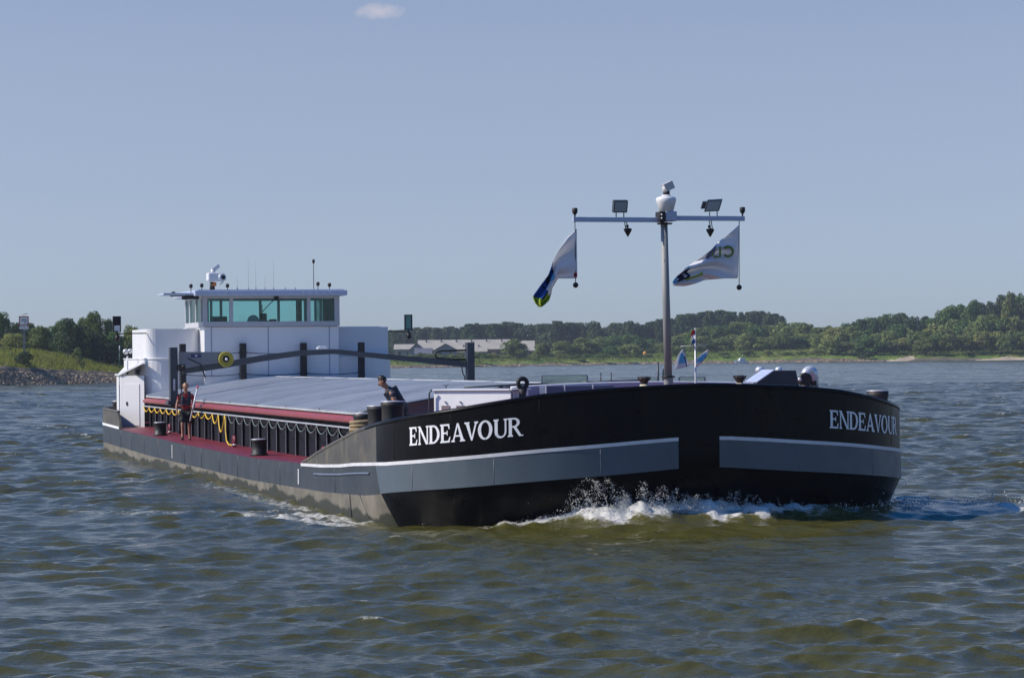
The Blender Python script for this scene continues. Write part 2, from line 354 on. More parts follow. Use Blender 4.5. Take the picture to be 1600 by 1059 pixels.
# plate seams and draught marks on the hull side
for x0, x1, zt in ((-6.0, -5.0, 0.55), (-7.0, -6.75, 0.50)):
    sm = MB(); sm.tube([hull_pt(aX(x0), zt - 0.02, -1, 0.004), hull_pt(aX(x1), -0.1, -1, 0.004)], 0.02, 5)
    sm.build('plate_seam', RUBBER, hull)
for x in (-8.6, -15.2, -18.1, -21.3, -24.2, -27.4, -30.6, -36.1, -39.3, -42.4, -45.2, -48.0):
    ws = MB(); ws.tube([hull_pt(aX(x), zk(aX(x)) + (zw(aX(x)) - zk(aX(x)))*t, -1, 0.0) for t in (0.0, 0.5, 0.99)], 0.009, 5); ws.build('weld_seam', HULLGREY, hull)
for sd_ in (-1, 1):
    for a in (1.6, 3.6, 5.6, 7.4):
        ws = MB(); ws.tube([hull_pt(a, zw(a) + 0.03 + (zb(a) - zw(a) - 0.05)*t, sd_, 0.0) for t in (0, 0.5, 1)], 0.005, 5); ws.build('weld_seam', BLACK, hull)
for x, z0, z1 in ((-12.75, 0.47, 0.85), (-33.0, 0.42, 0.84)):
    dm = MB(); z = z0
    while z < z1 - 0.03:
        strip(dm, [aX(x), aX(x-0.13)], lambda a, z=z: z, lambda a, z=z: z + 0.035, -1, 0.008); z += 0.055
    strip(dm, [aX(x-0.02), aX(x-0.07)], lambda a: z0-0.02, lambda a: z1, -1, 0.012)
    dm.build('draught_mark', LETTER, hull)

# white line, grey bands, rubbing strake
for side in (-1, 1):
    g0 = 0.58 if side < 0 else 0.36
    line = MB(); aa = [a for a in np.linspace(g0, aX(-12.45), 110)]
    strip(line, aa, lambda a: zw(a) - 0.068, lambda a: zw(a) + 0.008, side, 0.022)
    line.build('white_line', mat('white_line_paint', (0.62, 0.62, 0.64), 0.5, var=0.1, vscale=3, dirt=(0.4, 0.38, 0.35), dirt_amt=0.35), hull)
    band = MB(); n = 60
    for off in (0.014,):
        vs = []
        for i in range(n+1):
            for j in range(2):
                a1 = g0 + (ASH + (-0.36 if j == 0 else 0.03) - g0)*i/n
                vs.append(hull_pt(a1, zk(a1) + 0.004 if j == 0 else zw(a1) - 0.068, side, off))
        band.add(vs, [(2*i, 2*i+2, 2*i+3, 2*i+1) for i in range(n)], True)
    band.build('grey_band', BANDGREY, hull)
    st = MB(); st.tube([hull_pt(aX(x), zw(aX(x)) - 0.24, side, 0.012) for x in np.linspace(-5.0, -10.9, 24)], 0.024, 8)
    st.build('rubbing_strake', mat('strake_paint', (0.13, 0.16, 0.23), 0.5, var=0.15), hull)
    for a in (2.3, 4.6, 6.7):
        st = MB(); st.tube([hull_pt(a, zk(a)+0.02, side, 0.012), hull_pt(a, zw(a)-0.1, side, 0.012)], 0.006, 4)
        st.build('band_seam', MIDGREY, hull)
for x in (-51, ):
    line = MB(); aa = np.linspace(aX(-45.6), AEND, 40)
    for side in (-1, 1): strip(line, aa, lambda a: zw(a) - 0.01, lambda a: zw(a) + 0.085, side, 0.02)
    line.build('stern_white_line', LETTER, hull)

# bulwark: outer and inner skins, cap rail
bw = MB()
for side in (-1, 1):
    aa = [a for a in STA if a <= ASH] ; bb = [ASH] + list(np.linspace(aX(-5.2), aX(-12.4), 26))
    top = lambda a: zb(a)
    bw.mat(0); strip(bw, aa + [ASH], zw, top, side, 0, 2)
    bw.mat(1); strip(bw, bb, zw, top, side, 0, 1)
    bw.mat(2); strip(bw, aa + bb[0:], lambda a: zw(a) - 0.1, top, side, -0.09, 1)
bulwark = bw.build('bulwark', [BLACK, DUSTYLIT, SHADEDWHITE], ship)
cp = MB(); pts = []
aa = list(np.linspace(aX(-12.4), ASH, 24)) + list(np.linspace(ASH, 0, 44))[1:]
pts = [hull_pt(a, zb(a), -1, -0.045) for a in aa] + [hull_pt(a, zb(a), 1, -0.045) for a in reversed(aa[:-1])]
nC = len(aa); cp.mat(0).tube(pts[20:2*nC-21], 0.062, 8); cp.mat(1).tube(pts[:21], 0.062, 8); cp.tube(pts[2*nC-22:], 0.062, 8)
cp.build('cap_rail', [BLACK, DUSTYLIT], bulwark)
# ------------------------------------------------------------------ lettering ENDEAVOUR, bold serif capitals
def arc_pts(cx, cy, rx, ry, t0, t1, n): return [(cx + rx*math.cos(t0+(t1-t0)*i/n), cy + ry*math.sin(t0+(t1-t0)*i/n)) for i in range(n+1)]
def ring(outer, inner): return [[outer[i], outer[i+1], inner[i+1], inner[i]] for i in range(len(outer)-1)]
def R_(x0, y0, x1, y1): return [(x0, y0), (x1, y0), (x1, y1), (x0, y1)]
def serif(x, w, y, up):   # bracketed slab foot / head
    d = 1 if up else -1
    return [[(x-0.06, y), (x+w+0.06, y), (x+w+0.06, y+0.05*d), (x+w, y+0.11*d), (x, y+0.11*d), (x-0.06, y+0.05*d)]]
def glyph(c):
    S = 0.17
    if c == 'E':
        g = [R_(0.06, 0, 0.06+S, 1)] + serif(0.06, S, 0, True) + serif(0.06, S, 1, False)
        g += [R_(0.22, 0, 0.62, 0.10), [(0.52, 0.10), (0.62, 0.10), (0.66, 0.30), (0.60, 0.30)], R_(0.22, 0.90, 0.60, 1.0), [(0.50, 0.90), (0.60, 0.90), (0.62, 0.72), (0.57, 0.72)],
              R_(0.22, 0.47, 0.46, 0.56), [(0.43, 0.38), (0.48, 0.38), (0.48, 0.65), (0.43, 0.65)]]
        return g, 0.70
    if c == 'N':
        g = [R_(0.08, 0, 0.17, 1), R_(0.66, 0, 0.75, 1)] + serif(0.08, 0.09, 0, True) + serif(0.66, 0.09, 1, False) + [[(0.0, 1.0), (0.20, 1.0), (0.75, 0.0), (0.60, 0.0), (0.08, 0.92), (0.0, 0.95)]]
        return g, 0.81
    if c == 'D':
        g = [R_(0.06, 0, 0.06+S, 1)] + serif(0.06, S, 0, True) + serif(0.06, S, 1, False)
        g += ring(arc_pts(0.30, 0.5, 0.44, 0.5, -math.pi/2, math.pi/2, 14), arc_pts(0.30, 0.5, 0.27, 0.40, -math.pi/2, math.pi/2, 14)) + [R_(0.2, 0, 0.30, 0.1), R_(0.2, 0.9, 0.30, 1)]
        return g, 0.77
    if c == 'A':
        g = [[(0.36, 1.0), (0.46, 1.0), (0.80, 0.0), (0.60, 0.0)], [(0.36, 1.0), (0.42, 0.88), (0.17, 0.0), (0.08, 0.0)], R_(0.2, 0.27, 0.58, 0.36)] + serif(0.07, 0.11, 0, True) + serif(0.60, 0.19, 0, True)
        return g, 0.80
    if c == 'V':
        g = [[(0.40, 0.0), (0.48, 0.0), (0.27, 1.0), (0.06, 1.0)], [(0.48, 0.0), (0.42, 0.10), (0.66, 1.0), (0.76, 1.0)]] + serif(0.07, 0.19, 1, False) + serif(0.65, 0.11, 1, False)
        return g, 0.78
    if c == 'O':
        return ring(arc_pts(0.43, 0.5, 0.41, 0.52, 0, 2*math.pi, 28), arc_pts(0.43, 0.5, 0.23, 0.42, 0, 2*math.pi, 28)), 0.88
    if c == 'U':
        g = [R_(0.08, 0.32, 0.08+S, 1), R_(0.64, 0.32, 0.73, 1)] + serif(0.08, S, 1, False) + serif(0.64, 0.09, 1, False)
        g += ring(arc_pts(0.405, 0.33, 0.325, 0.35, math.pi, 2*math.pi, 14), arc_pts(0.445, 0.33, 0.195, 0.25, math.pi, 2*math.pi, 14))
        return g, 0.80
    if c == 'R':
        g = [R_(0.06, 0, 0.06+S, 1)] + serif(0.06, S, 0, True) + serif(0.06, S, 1, False)
        g += ring(arc_pts(0.34, 0.74, 0.32, 0.26, -math.pi/2, math.pi/2, 12), arc_pts(0.34, 0.74, 0.16, 0.17, -math.pi/2, math.pi/2, 12)) + [R_(0.2, 0.48, 0.34, 0.57), R_(0.2, 0.91, 0.34, 1.0)]
        g += [[(0.30, 0.50), (0.46, 0.52), (0.74, 0.06), (0.84, 0.06), (0.84, 0.0), (0.62, 0.0)]]
        return g, 0.86
def lettering(text, side, a0, a1, base, h):
    gl = [glyph(c) for c in text]; tot = sum(w for _, w in gl); x = 0; mb = MB()
    for g, w in gl:
        for k, poly in enumerate(g):
            vs = []
            for (u, v) in poly:
                a = a0 + (a1 - a0)*(x + u)/tot
                vs.append(hull_pt(abs(a), zw(abs(a)) + base + v*h, side, 0.012 + 0.0009*(k % 7)))
            mb.add(vs, [tuple(range(len(vs)))], False)
        x += w
    return mb
def arc_for_px(px, z, side):
    best = None
    for a in np.linspace(0.2, ASH + 2, 500):
        x, y, _ = hull_pt(a, z, side); w = s2w(x, y, z) - Vector((0, 0, CAMH)); d = pix_dir(px, 690); e = abs(w.x/w.y - d.x/d.y)
        if best is None or e < best[0]: best = (e, a)
    return best[1]
# the starboard name runs forward (aft edge first), the port name runs aft
sa0, sa1 = arc_for_px(640, 1.9, -1), arc_for_px(818, 2.1, -1)
lettering('ENDEAVOUR', -1, sa0, sa1, 0.33, 0.40).build('name_lettering', LETTER, bulwark)
pa0 = arc_for_px(1296, 2.0, 1)
lettering('ENDEAVOUR', 1, pa0, pa0 + (sa0 - sa1), 0.31, 0.40).build('name_lettering', LETTER, bulwark)

# ------------------------------------------------------------------ decks
dk = MB()
for side in (-1, 1):
    xs = np.linspace(-9.5, -51, 60)
    vs = []
    for x in xs: z = zw(aX(x)); vs += [hull_pt(aX(x), z, side, -0.01), (x, side*4.7, z + 0.03)]
    dk.add(vs, [(2*i, 2*i+2, 2*i+3, 2*i+1) for i in range(len(xs)-1)], False)
    aa = [a for a in STA if a > aX(-50.9)]
    vs = []
    for a in aa: p = hull_pt(a, zw(a), side, -0.01); vs += [p, (p[0] + 0.3, 0, p[2] + 0.03)]
    dk.add(vs, [(2*i, 2*i+2, 2*i+3, 2*i+1) for i in range(len(aa)-1)], False)
deck = dk.build('side_deck', RED, ship)
fd = MB(); aa = list(np.linspace(0, ASH, 30)) + [aX(-8), aX(-11.2)]
vs = []
for a in aa: p = hull_pt(a, 1.45, 1, -0.1); q = hull_pt(a, 1.45, -1, -0.1); zf_ = 1.30 if p[0] > -7 else 1.12; vs += [(p[0], q[1], zf_), (p[0], p[1], zf_)]
fd.add(vs, [(2*i, 2*i+2, 2*i+3, 2*i+1) for i in range(len(aa)-1)], False)
fd.build('foredeck', RED, ship)

# stern bulwark
sb = MB(); aa = [aX(-45.4)] + list(np.linspace(aX(-46.0), AEND, 30))
for side in (-1, 1):
    vs = []
    for i, a in enumerate(aa):
        b = zw(a) + (0.0 if i else 0.0); t = zw(a) + (0.02 if i == 0 else 0.62)
        vs += [hull_pt(a, b, side, 0.0), hull_pt(a, t, side, 0.0), hull_pt(a, t, side, -0.09), hull_pt(a, b, side, -0.09)]
    sb.add(vs, [(4*i+j, 4*i+4+j, 4*i+5+j, 4*i+1+j) for i in range(len(aa)-1) for j in range(3)], False)
st_ = sb.build('stern_bulwark', DUSTYLIT, ship)
cp = MB()
cp.tube([hull_pt(a, zw(a)+0.63, -1, -0.04) for a in aa[1:]] + [hull_pt(a, zw(a)+0.63, 1, -0.04) for a in reversed(aa[1:])], 0.055, 8)
cp.build('cap_rail', DUSTYLIT, st_)

# ------------------------------------------------------------------ coaming, hatch covers
CX0, CX1 = -11.0, -46.6
cm = MB()
for side in (-1, 1):
    y = 4.72*side
    cm.mat(0).box(CX1, CX0, min(y, y - 0.06*side), max(y, y - 0.06*side), 0.85, 2.0)
    x = CX1 + 0.45
    while x < CX0:
        cm.mat(0).box(x - 0.008, x + 0.008, min(y, y + 0.07*side), max(y, y + 0.07*side), 0.95, 1.84)
        cm.mat(1).box(x - 0.014, x + 0.014, min(y + 0.07*side, y + 0.085*side), max(y + 0.07*side, y + 0.085*side), 0.95, 1.84)
        x += 1.35
cm.mat(0).box(CX0, CX0 + 0.06, -4.72, 4.72, 1.1, 2.06)
coam = cm.build('coaming', [COAM, STIFF], ship)
fl = MB()
for side in (-1, 1):
    prof = [(4.62, 2.02), (4.96, 2.02), (5.02, 2.06), (5.02, 2.13), (4.90, 2.21), (4.62, 2.21)]
    n = len(prof); vs = [(x, side*p, z) for x in (CX1 - 0.4, CX0 + 0.1) for p, z in prof]
    fl.add(vs, [(i, (i+1) % n, n+(i+1) % n, n+i) for i in range(n)] + [tuple(range(n)), tuple(reversed(range(n, 2*n)))], False)
fl.box(CX0 - 0.1, CX0 + 0.28, -4.60, 4.60, 2.03, 2.20)
fl.build('coaming_flange', FLANGE, coam)
gk = MB()
for side in (-1, 1):
    y = 4.88*side
    gk.tube([(x, y, 2.245) for x in np.linspace(CX1 - 0.3, CX0 + 0.05, 60)], 0.035, 6)
    x = CX1
    while x < CX0:
        gk.box(x, x + 0.14, min(y, y+0.03*side), max(y, y+0.03*side), 2.212, 2.292); x += 0.34
gk.build('rubber_seal', RUBBER, coam)
def hz(y): return 2.955 - 0.655*(abs(y)/4.9)**1.4
ysec = np.linspace(-4.93, 4.93, 25)
xh = np.linspace(CX1 + 0.3, CX0, 9)
for i in range(8):
    x0, x1 = xh[i] + 0.012, xh[i+1] - 0.012
    hc = MB()
    def sheet(xa, xb, dz):
        t = [(x, y, hz(y) + dz) for x in (xa, xb) for y in ysec]; n = len(ysec)
        b = [(x, y, hz(y) + dz - 0.05) for x in (xa, xb) for y in ysec]
        hc.add(t + b, [(k, k+1, n+k+1, n+k) for k in range(n-1)] + [(2*n+k, 3*n+k, 3*n+k+1, 2*n+k+1) for k in range(n-1)]
               + [(k, 2*n+k, 2*n+k+1, k+1) for k in range(n-1)] + [(n+k, n+k+1, 3*n+k+1, 3*n+k) for k in range(n-1)]
               + [(0, n, 3*n, 2*n), (n-1, 3*n-1, 4*n-1, 2*n-1)], False)
    sheet(x0, x1, 0)
    x = x0 + 0.05
    while x < x1 - 0.05:
        sheet(x, x + 0.06, 0.032 if abs(x - x0 - 0.05) > 0.01 else 0.05); x += 0.44
    hc.box(x0, x1, -0.09, 0.09, hz(0) - 0.02, hz(0) + 0.045)
    hc.build('hatch_cover', ALU, ship)
    if i:
        jt = MB(); n_ = len(ysec); tq = [(xh[i] + dx_, y, hz(y) + dz_) for dx_, dz_ in ((-0.028, -0.02), (-0.028, 0.05), (0.028, 0.05), (0.028, -0.02)) for y in ysec]
        jt.add(tq, [(q*n_ + k, q*n_ + k + 1, (q+1)*n_ + k + 1, (q+1)*n_ + k) for q in range(3) for k in range(n_ - 1)], False); jt.build('hatch_joint', DKGREY, ship)
# dark front edge beam of the forward hatch with two clamps, brown end wall under it
eb = MB()
eb.tube([(CX0 + 0.06, y, hz(y) - 0.01) for y in ysec], 0.035, 6)
for y in (-1.75, -1.2, 1.2, 1.75): eb.box(CX0 + 0.02, CX0 + 0.16, y - 0.05, y + 0.05, hz(y) - 0.12, hz(y) + 0.06)
eb.build('hatch_edge_beam', DKGREY, ship)
ew = MB(); n = len(ysec)
ew.add([(CX0 - 0.02, y, hz(y) - 0.04) for y in ysec] + [(CX0 - 0.02, y, 2.05) for y in ysec], [(k, k+1, n+k+1, n+k) for k in range(n-1)], False)
ew.build('hatch_end_plate', mat('brown_end_plate', (0.16, 0.10, 0.10), 0.5, var=0.15), ship)

# handrail under the flange
hr = MB()
for side in (-1, 1):
    hr.tube([(x, side*4.98, 1.90) for x in np.linspace(CX1 - 0.3, CX0, 50)], 0.03, 6)
    x = CX1 + 0.45
    while x < CX0: hr.tube([(x, side*4.86, 1.80), (x, side*4.98, 1.90)], 0.014, 5); x += 1.35*2
hr.build('handrail', RAIL, ship)

# side-deck bollards (single, low) with pale tops
def bollard(x, y, z, r, h, parent=ship, flange=True):
    b = MB(); b.lathe((x, y, z), [(r*1.25, 0), (r*1.25, 0.03), (r, 0.05), (r, h*0.88), (r*1.10, h*0.93), (r*1.10, h)], 22)
    o = b.build('bollard', IRON, parent)
    c = MB(); c.lathe((x, y, z + h), [(r*1.10, 0.002), (r*1.08, 0.022), (r*0.5, 0.03)], 22); c.build('cap', STEELTOP, o)
    return o
for x in (-20.3, -38.4): bollard(x, -5.62, zw(aX(x)) + 0.02, 0.21, 0.44)
for x in (-20.3, -38.4): bollard(x, 5.62, zw(aX(x)) + 0.02, 0.21, 0.44)
for sgn in (-1, 1):
    bollard(-49.4, sgn*5.55, 1.15, 0.22, 0.90); bollard(-51.3, sgn*4.9, 1.15, 0.12, 0.95)
# red bent deck pipes with a pale flange
for x in (-14.2, -27.0, -39.6):
    z = zw(aX(x)) + 0.02; v = MB()
    v.mat(0).tube([(x, -5.12, z), (x, -5.12, z + 0.16)] + [(x + 0.14 - 0.14*math.cos(t), -5.12, z + 0.18 + 0.14*math.sin(t)) for t in np.linspace(0.2, math.pi, 8)] + [(x + 0.28, -5.12, z + 0.12)], 0.055, 9)
    v.mat(1).lathe((x + 0.28, -5.12, z + 0.06), [(0.085, 0), (0.085, 0.04)], 12); v.mat(0).lathe((x, -5.12, z), [(0.10, 0), (0.10, 0.03)], 12)
    v.build('deck_pipe', [RED, STEELTOP], ship)

# bow bollards: two pairs on the shoulders
for y in (-5.25,): pass
b1 = bollard(-6.95, -5.38, 1.45, 0.235, 1.08); b2 = bollard(-5.75, -5.32, 1.45, 0.255, 1.20); b3 = bollard(-8.25, -5.42, 1.25, 0.235, 1.08)
bp1 = bollard(-3.15, 5.70, 1.30, 0.235, 1.47); bp2 = bollard(-3.9, 5.35, 1.30, 0.13, 1.34)

# ------------------------------------------------------------------ deck ropes and hoses on the starboard rail (loose things)
def festoon(x0, x1, y, ztop, drop, pitch, r):
    pts = []; n = max(1, round(abs(x1 - x0)/pitch)); p = (x1 - x0)/n
    for i in range(n):
        for k in range(8): t = k/8; pts.append((x0 + p*(i+t), y - 0.02*math.sin(t*math.pi), ztop - (drop(i/n) if callable(drop) else drop)*(math.sin(math.pi*t)**0.8)))
    pts.append((x1, y, ztop)); return pts
hz_m = MB(); p = festoon(-46.2, -31.2, -5.03, 1.87, 0.16, 1.35, 0.022)
p += festoon(-31.2, -29.0, -5.03, 1.87, lambda t: 0.28 + 0.5*t, 1.0, 0.022)[1:]
p += [(-28.75, -5.05, 1.75), (-28.6, -5.07, 1.4), (-28.4, -5.08, 1.1), (-27.9, -5.1, 0.99), (-27.3, -5.08, 0.99)]
hz_m.tube([s2w(*q) - s2w(-38, -5, 0.95) for q in p], 0.024, 7)
o = hz_m.build('hose', YELLOW, loc=s2w(-38, -5, 0.95)); tag(o, 'yellow hose looped along the coaming rail with its end hanging to the red side deck', 'hose')
cb = MB(); p = festoon(-28.3, -11.4, -5.03, 1.87, 0.20, 1.35, 0.02)
cb.tube([s2w(*q) - s2w(-20, -5, 0.95) for q in p], 0.014, 6)
o = cb.build('cable', CABLE, loc=s2w(-20, -5, 0.95)); tag(o, 'grey green cable hung in even loops along the forward coaming rail', 'cable')
rc = MB(); hl = []
for k in range(7*16+1):
    w = 2*math.pi*k/16; hl.append((0.30*math.cos(w), 0.30*math.sin(w), 0.30 + 0.62*k/(7*16)))
rc.tube(hl, 0.05, 7)
rc.mat(0)
o = rc.build('mooring_rope', ROPE, loc=s2w(-8.25, -5.42, 1.25)); tag(o, 'tan mooring rope wound round the aft bollard on the starboard bow', 'rope')

# ------------------------------------------------------------------ gantry crane over the hatch
GX = -37.0
g = empty('gantry_crane', (GX, 0, 2.2), 0, ship)
def gp(name, mb, m): return mb.build(name, m, g)
def G(y, z, x=0.0): return (x, y, z - 2.2)
l1 = MB(); l1.box(-0.16, 0.16, -5.50, -5.23, 2.05-2.2, 4.10-2.2, 0.02)
lo = gp('leg', l1, DKGREY)
l1b = MB(); l1b.box(-0.3, 0.3, -5.6, -4.9, 2.14-2.2-0.02, 2.25-2.2); l1b.build('foot_plate', DKGREY, g)
l2 = MB(); l2.box(-0.16, 0.16, 5.22, 5.50, 2.05-2.2, 4.18-2.2, 0.02); gp('leg', l2, DKGREY)
bmx = MB()
path = [(-5.05, 3.27), (-3.7, 3.45), (-2.3, 3.68), (-0.85, 3.86), (0.35, 3.90), (2.6, 3.66), (5.25, 3.39)]
hh = [0.10, 0.11, 0.11, 0.095, 0.085, 0.095, 0.105]
vs = []
for (y, z), h_ in zip(path, hh): vs += [G(y, z - h_, -0.12), G(y, z - h_, 0.12), G(y, z + h_, 0.12), G(y, z + h_, -0.12)]
bmx.add(vs, [(4*i+j, 4*i+(j+1) % 4, 4*i+4+(j+1) % 4, 4*i+4+j) for i in range(len(path)-1) for j in range(4)] + [(0, 1, 2, 3), tuple(4*(len(path)-1)+k for k in (3, 2, 1, 0))], False)
gp('beam', bmx, DKGREY)
hs_ = MB(); poly = [G(-5.15, 3.38, -0.15), G(-3.62, 3.56, -0.15), G(-3.62, 3.92, -0.15), G(-5.15, 3.94, -0.15)]
hs_.prism(poly, (0.36, 0, 0)); hso = gp('winch_housing', hs_, MIDGREY)
lb = MB(); lb.box(0.213, 0.219, -4.78, -4.42, 3.74-2.2, 3.86-2.2); lb.build('label_plate', mat('dark_blue_plate', (0.02, 0.03, 0.12), 0.4), hso)
lb = MB(); lb.box(0.22, 0.224, -4.64, -4.56, 3.78-2.2, 3.82-2.2); lb.build('label_mark', LETTER, hso)
ry, rz_ = -3.56, 3.67
rl = MB(); rl.mat(0).lathe((0.24, ry, rz_-2.2), [(0.10, 0), (0.255, 0), (0.265, 0.03), (0.255, 0.06), (0.235, 0.07)], 28, (1, 0, 0))
rl.torus((0.31, ry, rz_-2.2), 0.235, 0.035, (1, 0, 0), 28, 8)
rl.mat(1).lathe((0.312, ry, rz_-2.2), [(0.12, 0), (0.11, 0.04), (0.06, 0.05)], 20, (1, 0, 0)); rl.mat(2).ball((0.37, ry, rz_-2.2), 0.05, 6)
gp('cable_reel', rl, [REELYEL, IRON, WHITE])
lm = MB(); lm.box(-0.1, 0.12, -0.26, 0.10, 3.985-2.2, 4.06-2.2, 0.02); lm.box(-0.06, 0.08, -0.2, 0.05, 4.06-2.2, 4.10-2.2, 0.01); gp('lamp', lm, WHITE)
hp = MB(); hp.tube([G(5.22, 3.90), G(4.3, 3.885), G(4.12, 3.84), G(4.06, 3.73), G(4.14, 3.62), G(4.5, 3.575), G(5.2, 3.56)], 0.035, 8)
hp.tube([G(5.05, 3.38), G(5.08, 3.1), G(5.16, 2.95), G(5.16, 2.3)], 0.02, 6); gp('hydraulic_hose', hp, RUBBER)
hb = MB(); hb.box(-0.12, 0.25, -5.22, -5.0, 3.28-2.2, 3.5-2.2, 0.02); hb.ball((0.25, -5.05, 3.42-2.2), 0.07, 6)
hb.tube([G(-5.1, 3.3, 0.2), G(-5.14, 2.9, 0.22), G(-5.12, 2.5, 0.2), G(-5.18, 2.2, 0.2)], 0.02, 6)
hb.tube([G(-4.9, 3.72, 0.22), G(-4.45, 3.5, 0.24), G(-4.35, 3.2, 0.24), G(-4.28, 3.0, 0.24), G(-4.35, 3.3, 0.24)], 0.016, 5)
hb.box(-0.1, 0.1, -5.24, -5.0, 2.0, 3.9-2.2) if False else None
gp('hydraulic_motor', hb, IRON)
lk = MB(); lk.box(0.161, 0.175, -5.40, -5.33, 2.6-2.2, 3.0-2.2); gp('handle', lk, STEELTOP)

# ------------------------------------------------------------------ deckhouse and wheelhouse
HX = -46.3
dh = empty('deckhouse', (HX, 0, 1.1), 0, ship)
def D(mb, name, m, par=dh):
    mb.v = [(x - HX, y, z - 1.1) for x, y, z in mb.v]; return mb.build(name, m, par)
# lower tier with rounded front corners
def rounded_plan(x0, x1, yh0, yh1, r, n=8):
    pts = [(x1, yh0)]
    pts += [(x0 - r + r*math.sin(t), yh0 + r - r*math.cos(t)) for t in np.linspace(0, math.pi/2, n)]
    pts += [(x0 - r + r*math.cos(t), yh1 - r + r*math.sin(t)) for t in np.linspace(0, math.pi/2, n)]
    return pts + [(x1, yh1)]
def tier(mb, plan, z0, z1, z1f=None):
    n = len(plan); top = [(x, y, z1 if z1f is None else z1f(x, y)) for x, y in plan]
    mb.add([(x, y, z0) for x, y in plan] + top, [(i, (i+1) % n, n+(i+1) % n, n+i) for i in range(n)], False)
    mb.add(top, [tuple(range(n))], False)
t1 = MB(); tier(t1, rounded_plan(-46.3, -52.0, -4.95, 4.9, 0.8), 1.9, 3.70); D(t1, 'lower_wall', WHITE)
t1 = MB(); t1.tube([(x, y, 3.71) for x, y in rounded_plan(-46.3, -52.0, -4.95, 4.9, 0.8)], 0.035, 6); D(t1, 'deck_edge_trim', WHITE)
# starboard wing: a wall slanting outwards from the house corner, a slit and a door
sg = -1
w = MB()
w.prism([(-46.45, -4.97, 1.05), (-47.35, -5.74, 1.05), (-47.58, -5.74, 1.05), (-47.58, -4.97, 1.05)], (0, 0, 2.02))
w.prism([(-47.86, -4.97, 1.05), (-47.86, -5.74, 1.05), (-48.5, -5.74, 1.05), (-48.5, -4.97, 1.05)], (0, 0, 2.02))
w.box(-47.86, -47.58, -5.70, -5.1, 1.05, 1.42); w.box(-47.86, -47.58, -5.70, -5.1, 2.72, 3.06)
D(w, 'wing_wall', WHITE)
w = MB(); w.box(-47.86, -47.58, -5.25, -5.15, 1.42, 2.72); D(w, 'slit_shade', SLATE)  # slate panel stands in for the shade inside the open slit
s_ = MB(); s_.prism([(-46.25, -4.97, 3.56), (-47.32, -5.80, 3.08), (-48.56, -5.80, 3.08), (-52, -5.2, 3.05), (-52, -4.97, 3.3)], (0, 0, 0.06)); D(s_, 'wing_roof', WHITE)
dvec = Vector((-0.90, -0.77, 0)).normalized(); nv_ = Vector((0.77, -0.90, 0)).normalized()*1.0; nv_ = Vector((dvec.y*-1, dvec.x, 0)); nv_ = nv_ if nv_.x > 0 else -nv_
cd_ = Vector((-46.90, -5.355, 1.95)) + nv_*0.012
dr = MB(); dr.obox(cd_, dvec*0.36, nv_*0.012, (0, 0, 0.80)); dro = D(dr, 'door', mat('door_white', (0.70, 0.69, 0.70), 0.4))
h_ = MB(); h_.obox(cd_ + nv_*0.03 + dvec*0.26 + Vector((0, 0, 0.05)), dvec*0.02, nv_*0.02, (0, 0, 0.07)); D(h_, 'handle', IRON, dro)
nl = MB(); nl.box(-46.75, -46.5, -5.30, -5.12, 3.12, 3.32, 0.02); D(nl, 'side_lamp', IRON)
# upper screens each side of the wheelhouse base
u = MB(); tier(u, rounded_plan(-47.0, -50.5, -4.82, -2.6, 0.5), 3.70, 4.86); D(u, 'screen', WHITE)
u = MB(); u.box(-50.5, -47.0, 2.6, 4.82, 3.70, 4.90, 0.03); D(u, 'screen', WHITE)
c = MB(); c.box(-51.0, -46.05, -2.70, 2.60, 2.6, 4.93, 0.02); D(c, 'wheelhouse_base', WHITE)
for y in (-2.42, -0.2, 2.22): c = MB(); c.box(-46.05, -46.038, y - 0.018, y + 0.018, 3.0, 4.9); D(c, 'panel_seam', SLATE)
# small white vent lamp on the starboard wing
vl = MB(); vl.cyl((-48.2, -5.35, 3.1), (-48.2, -5.35, 3.85), 0.03, None, 8); vl.ball((-48.2, -5.42, 4.0), 0.11, 7); vl.ball((-48.2, -5.24, 4.02), 0.10, 7); D(vl, 'searchlight_pair', STEELTOP)

wh = empty('wheelhouse', (-46.0, 0, 4.9), 0, ship)
def Wd(mb, name, m, par=wh):
    mb.v = [(x + 46.0, y, z - 4.9) for x, y, z in mb.v]; return mb.build(name, m, par)
X0, X1, YL, YR, ZS, ZT = -45.95, -50.2, -2.75, 2.62, 5.11, 6.00
GREYW = mat('pale_grey_wall', (0.42, 0.42, 0.44), 0.45, var=0.05)
fr = MB()
fr.box(X0-0.1, X0, YL, YR, 4.92, ZS); fr.box(X0-0.1, X0, YL, YR, ZT, 6.12)
for y0, y1 in ((YL, YL+0.17), (-1.72, -1.58), (1.33, 1.47), (YR-0.2, YR)): fr.box(X0-0.095, X0-0.004, y0, y1, ZS, ZT)
for y in (YL, YR-0.1):
    fr.box(X1, X0-0.1, y, y+0.1, 4.92, ZS); fr.box(X1, X0-0.1, y, y+0.1, ZT, 6.12)
    for x in (X0-0.6, -47.8, -49.2, X1): fr.box(x, x+0.12, y+0.004, y+0.096, ZS, ZT)
fr.box(X1, X1+0.1, YL+0.1, YR-0.1, 4.92, ZS); fr.box(X1, X1+0.1, YL+0.1, YR-0.1, ZT, 6.12)
for y in (-2.65, -1.75, -1.35, 0.25, 1.0, 2.1): fr.box(X1+0.004, X1+0.096, y, y+0.10, ZS, ZT)
Wd(fr, 'wall', GREYW)
fl_ = MB(); fl_.box(X1+0.1, X0-0.1, YL+0.1, YR-0.1, 4.90, 4.96); Wd(fl_, 'floor', DARKIN)
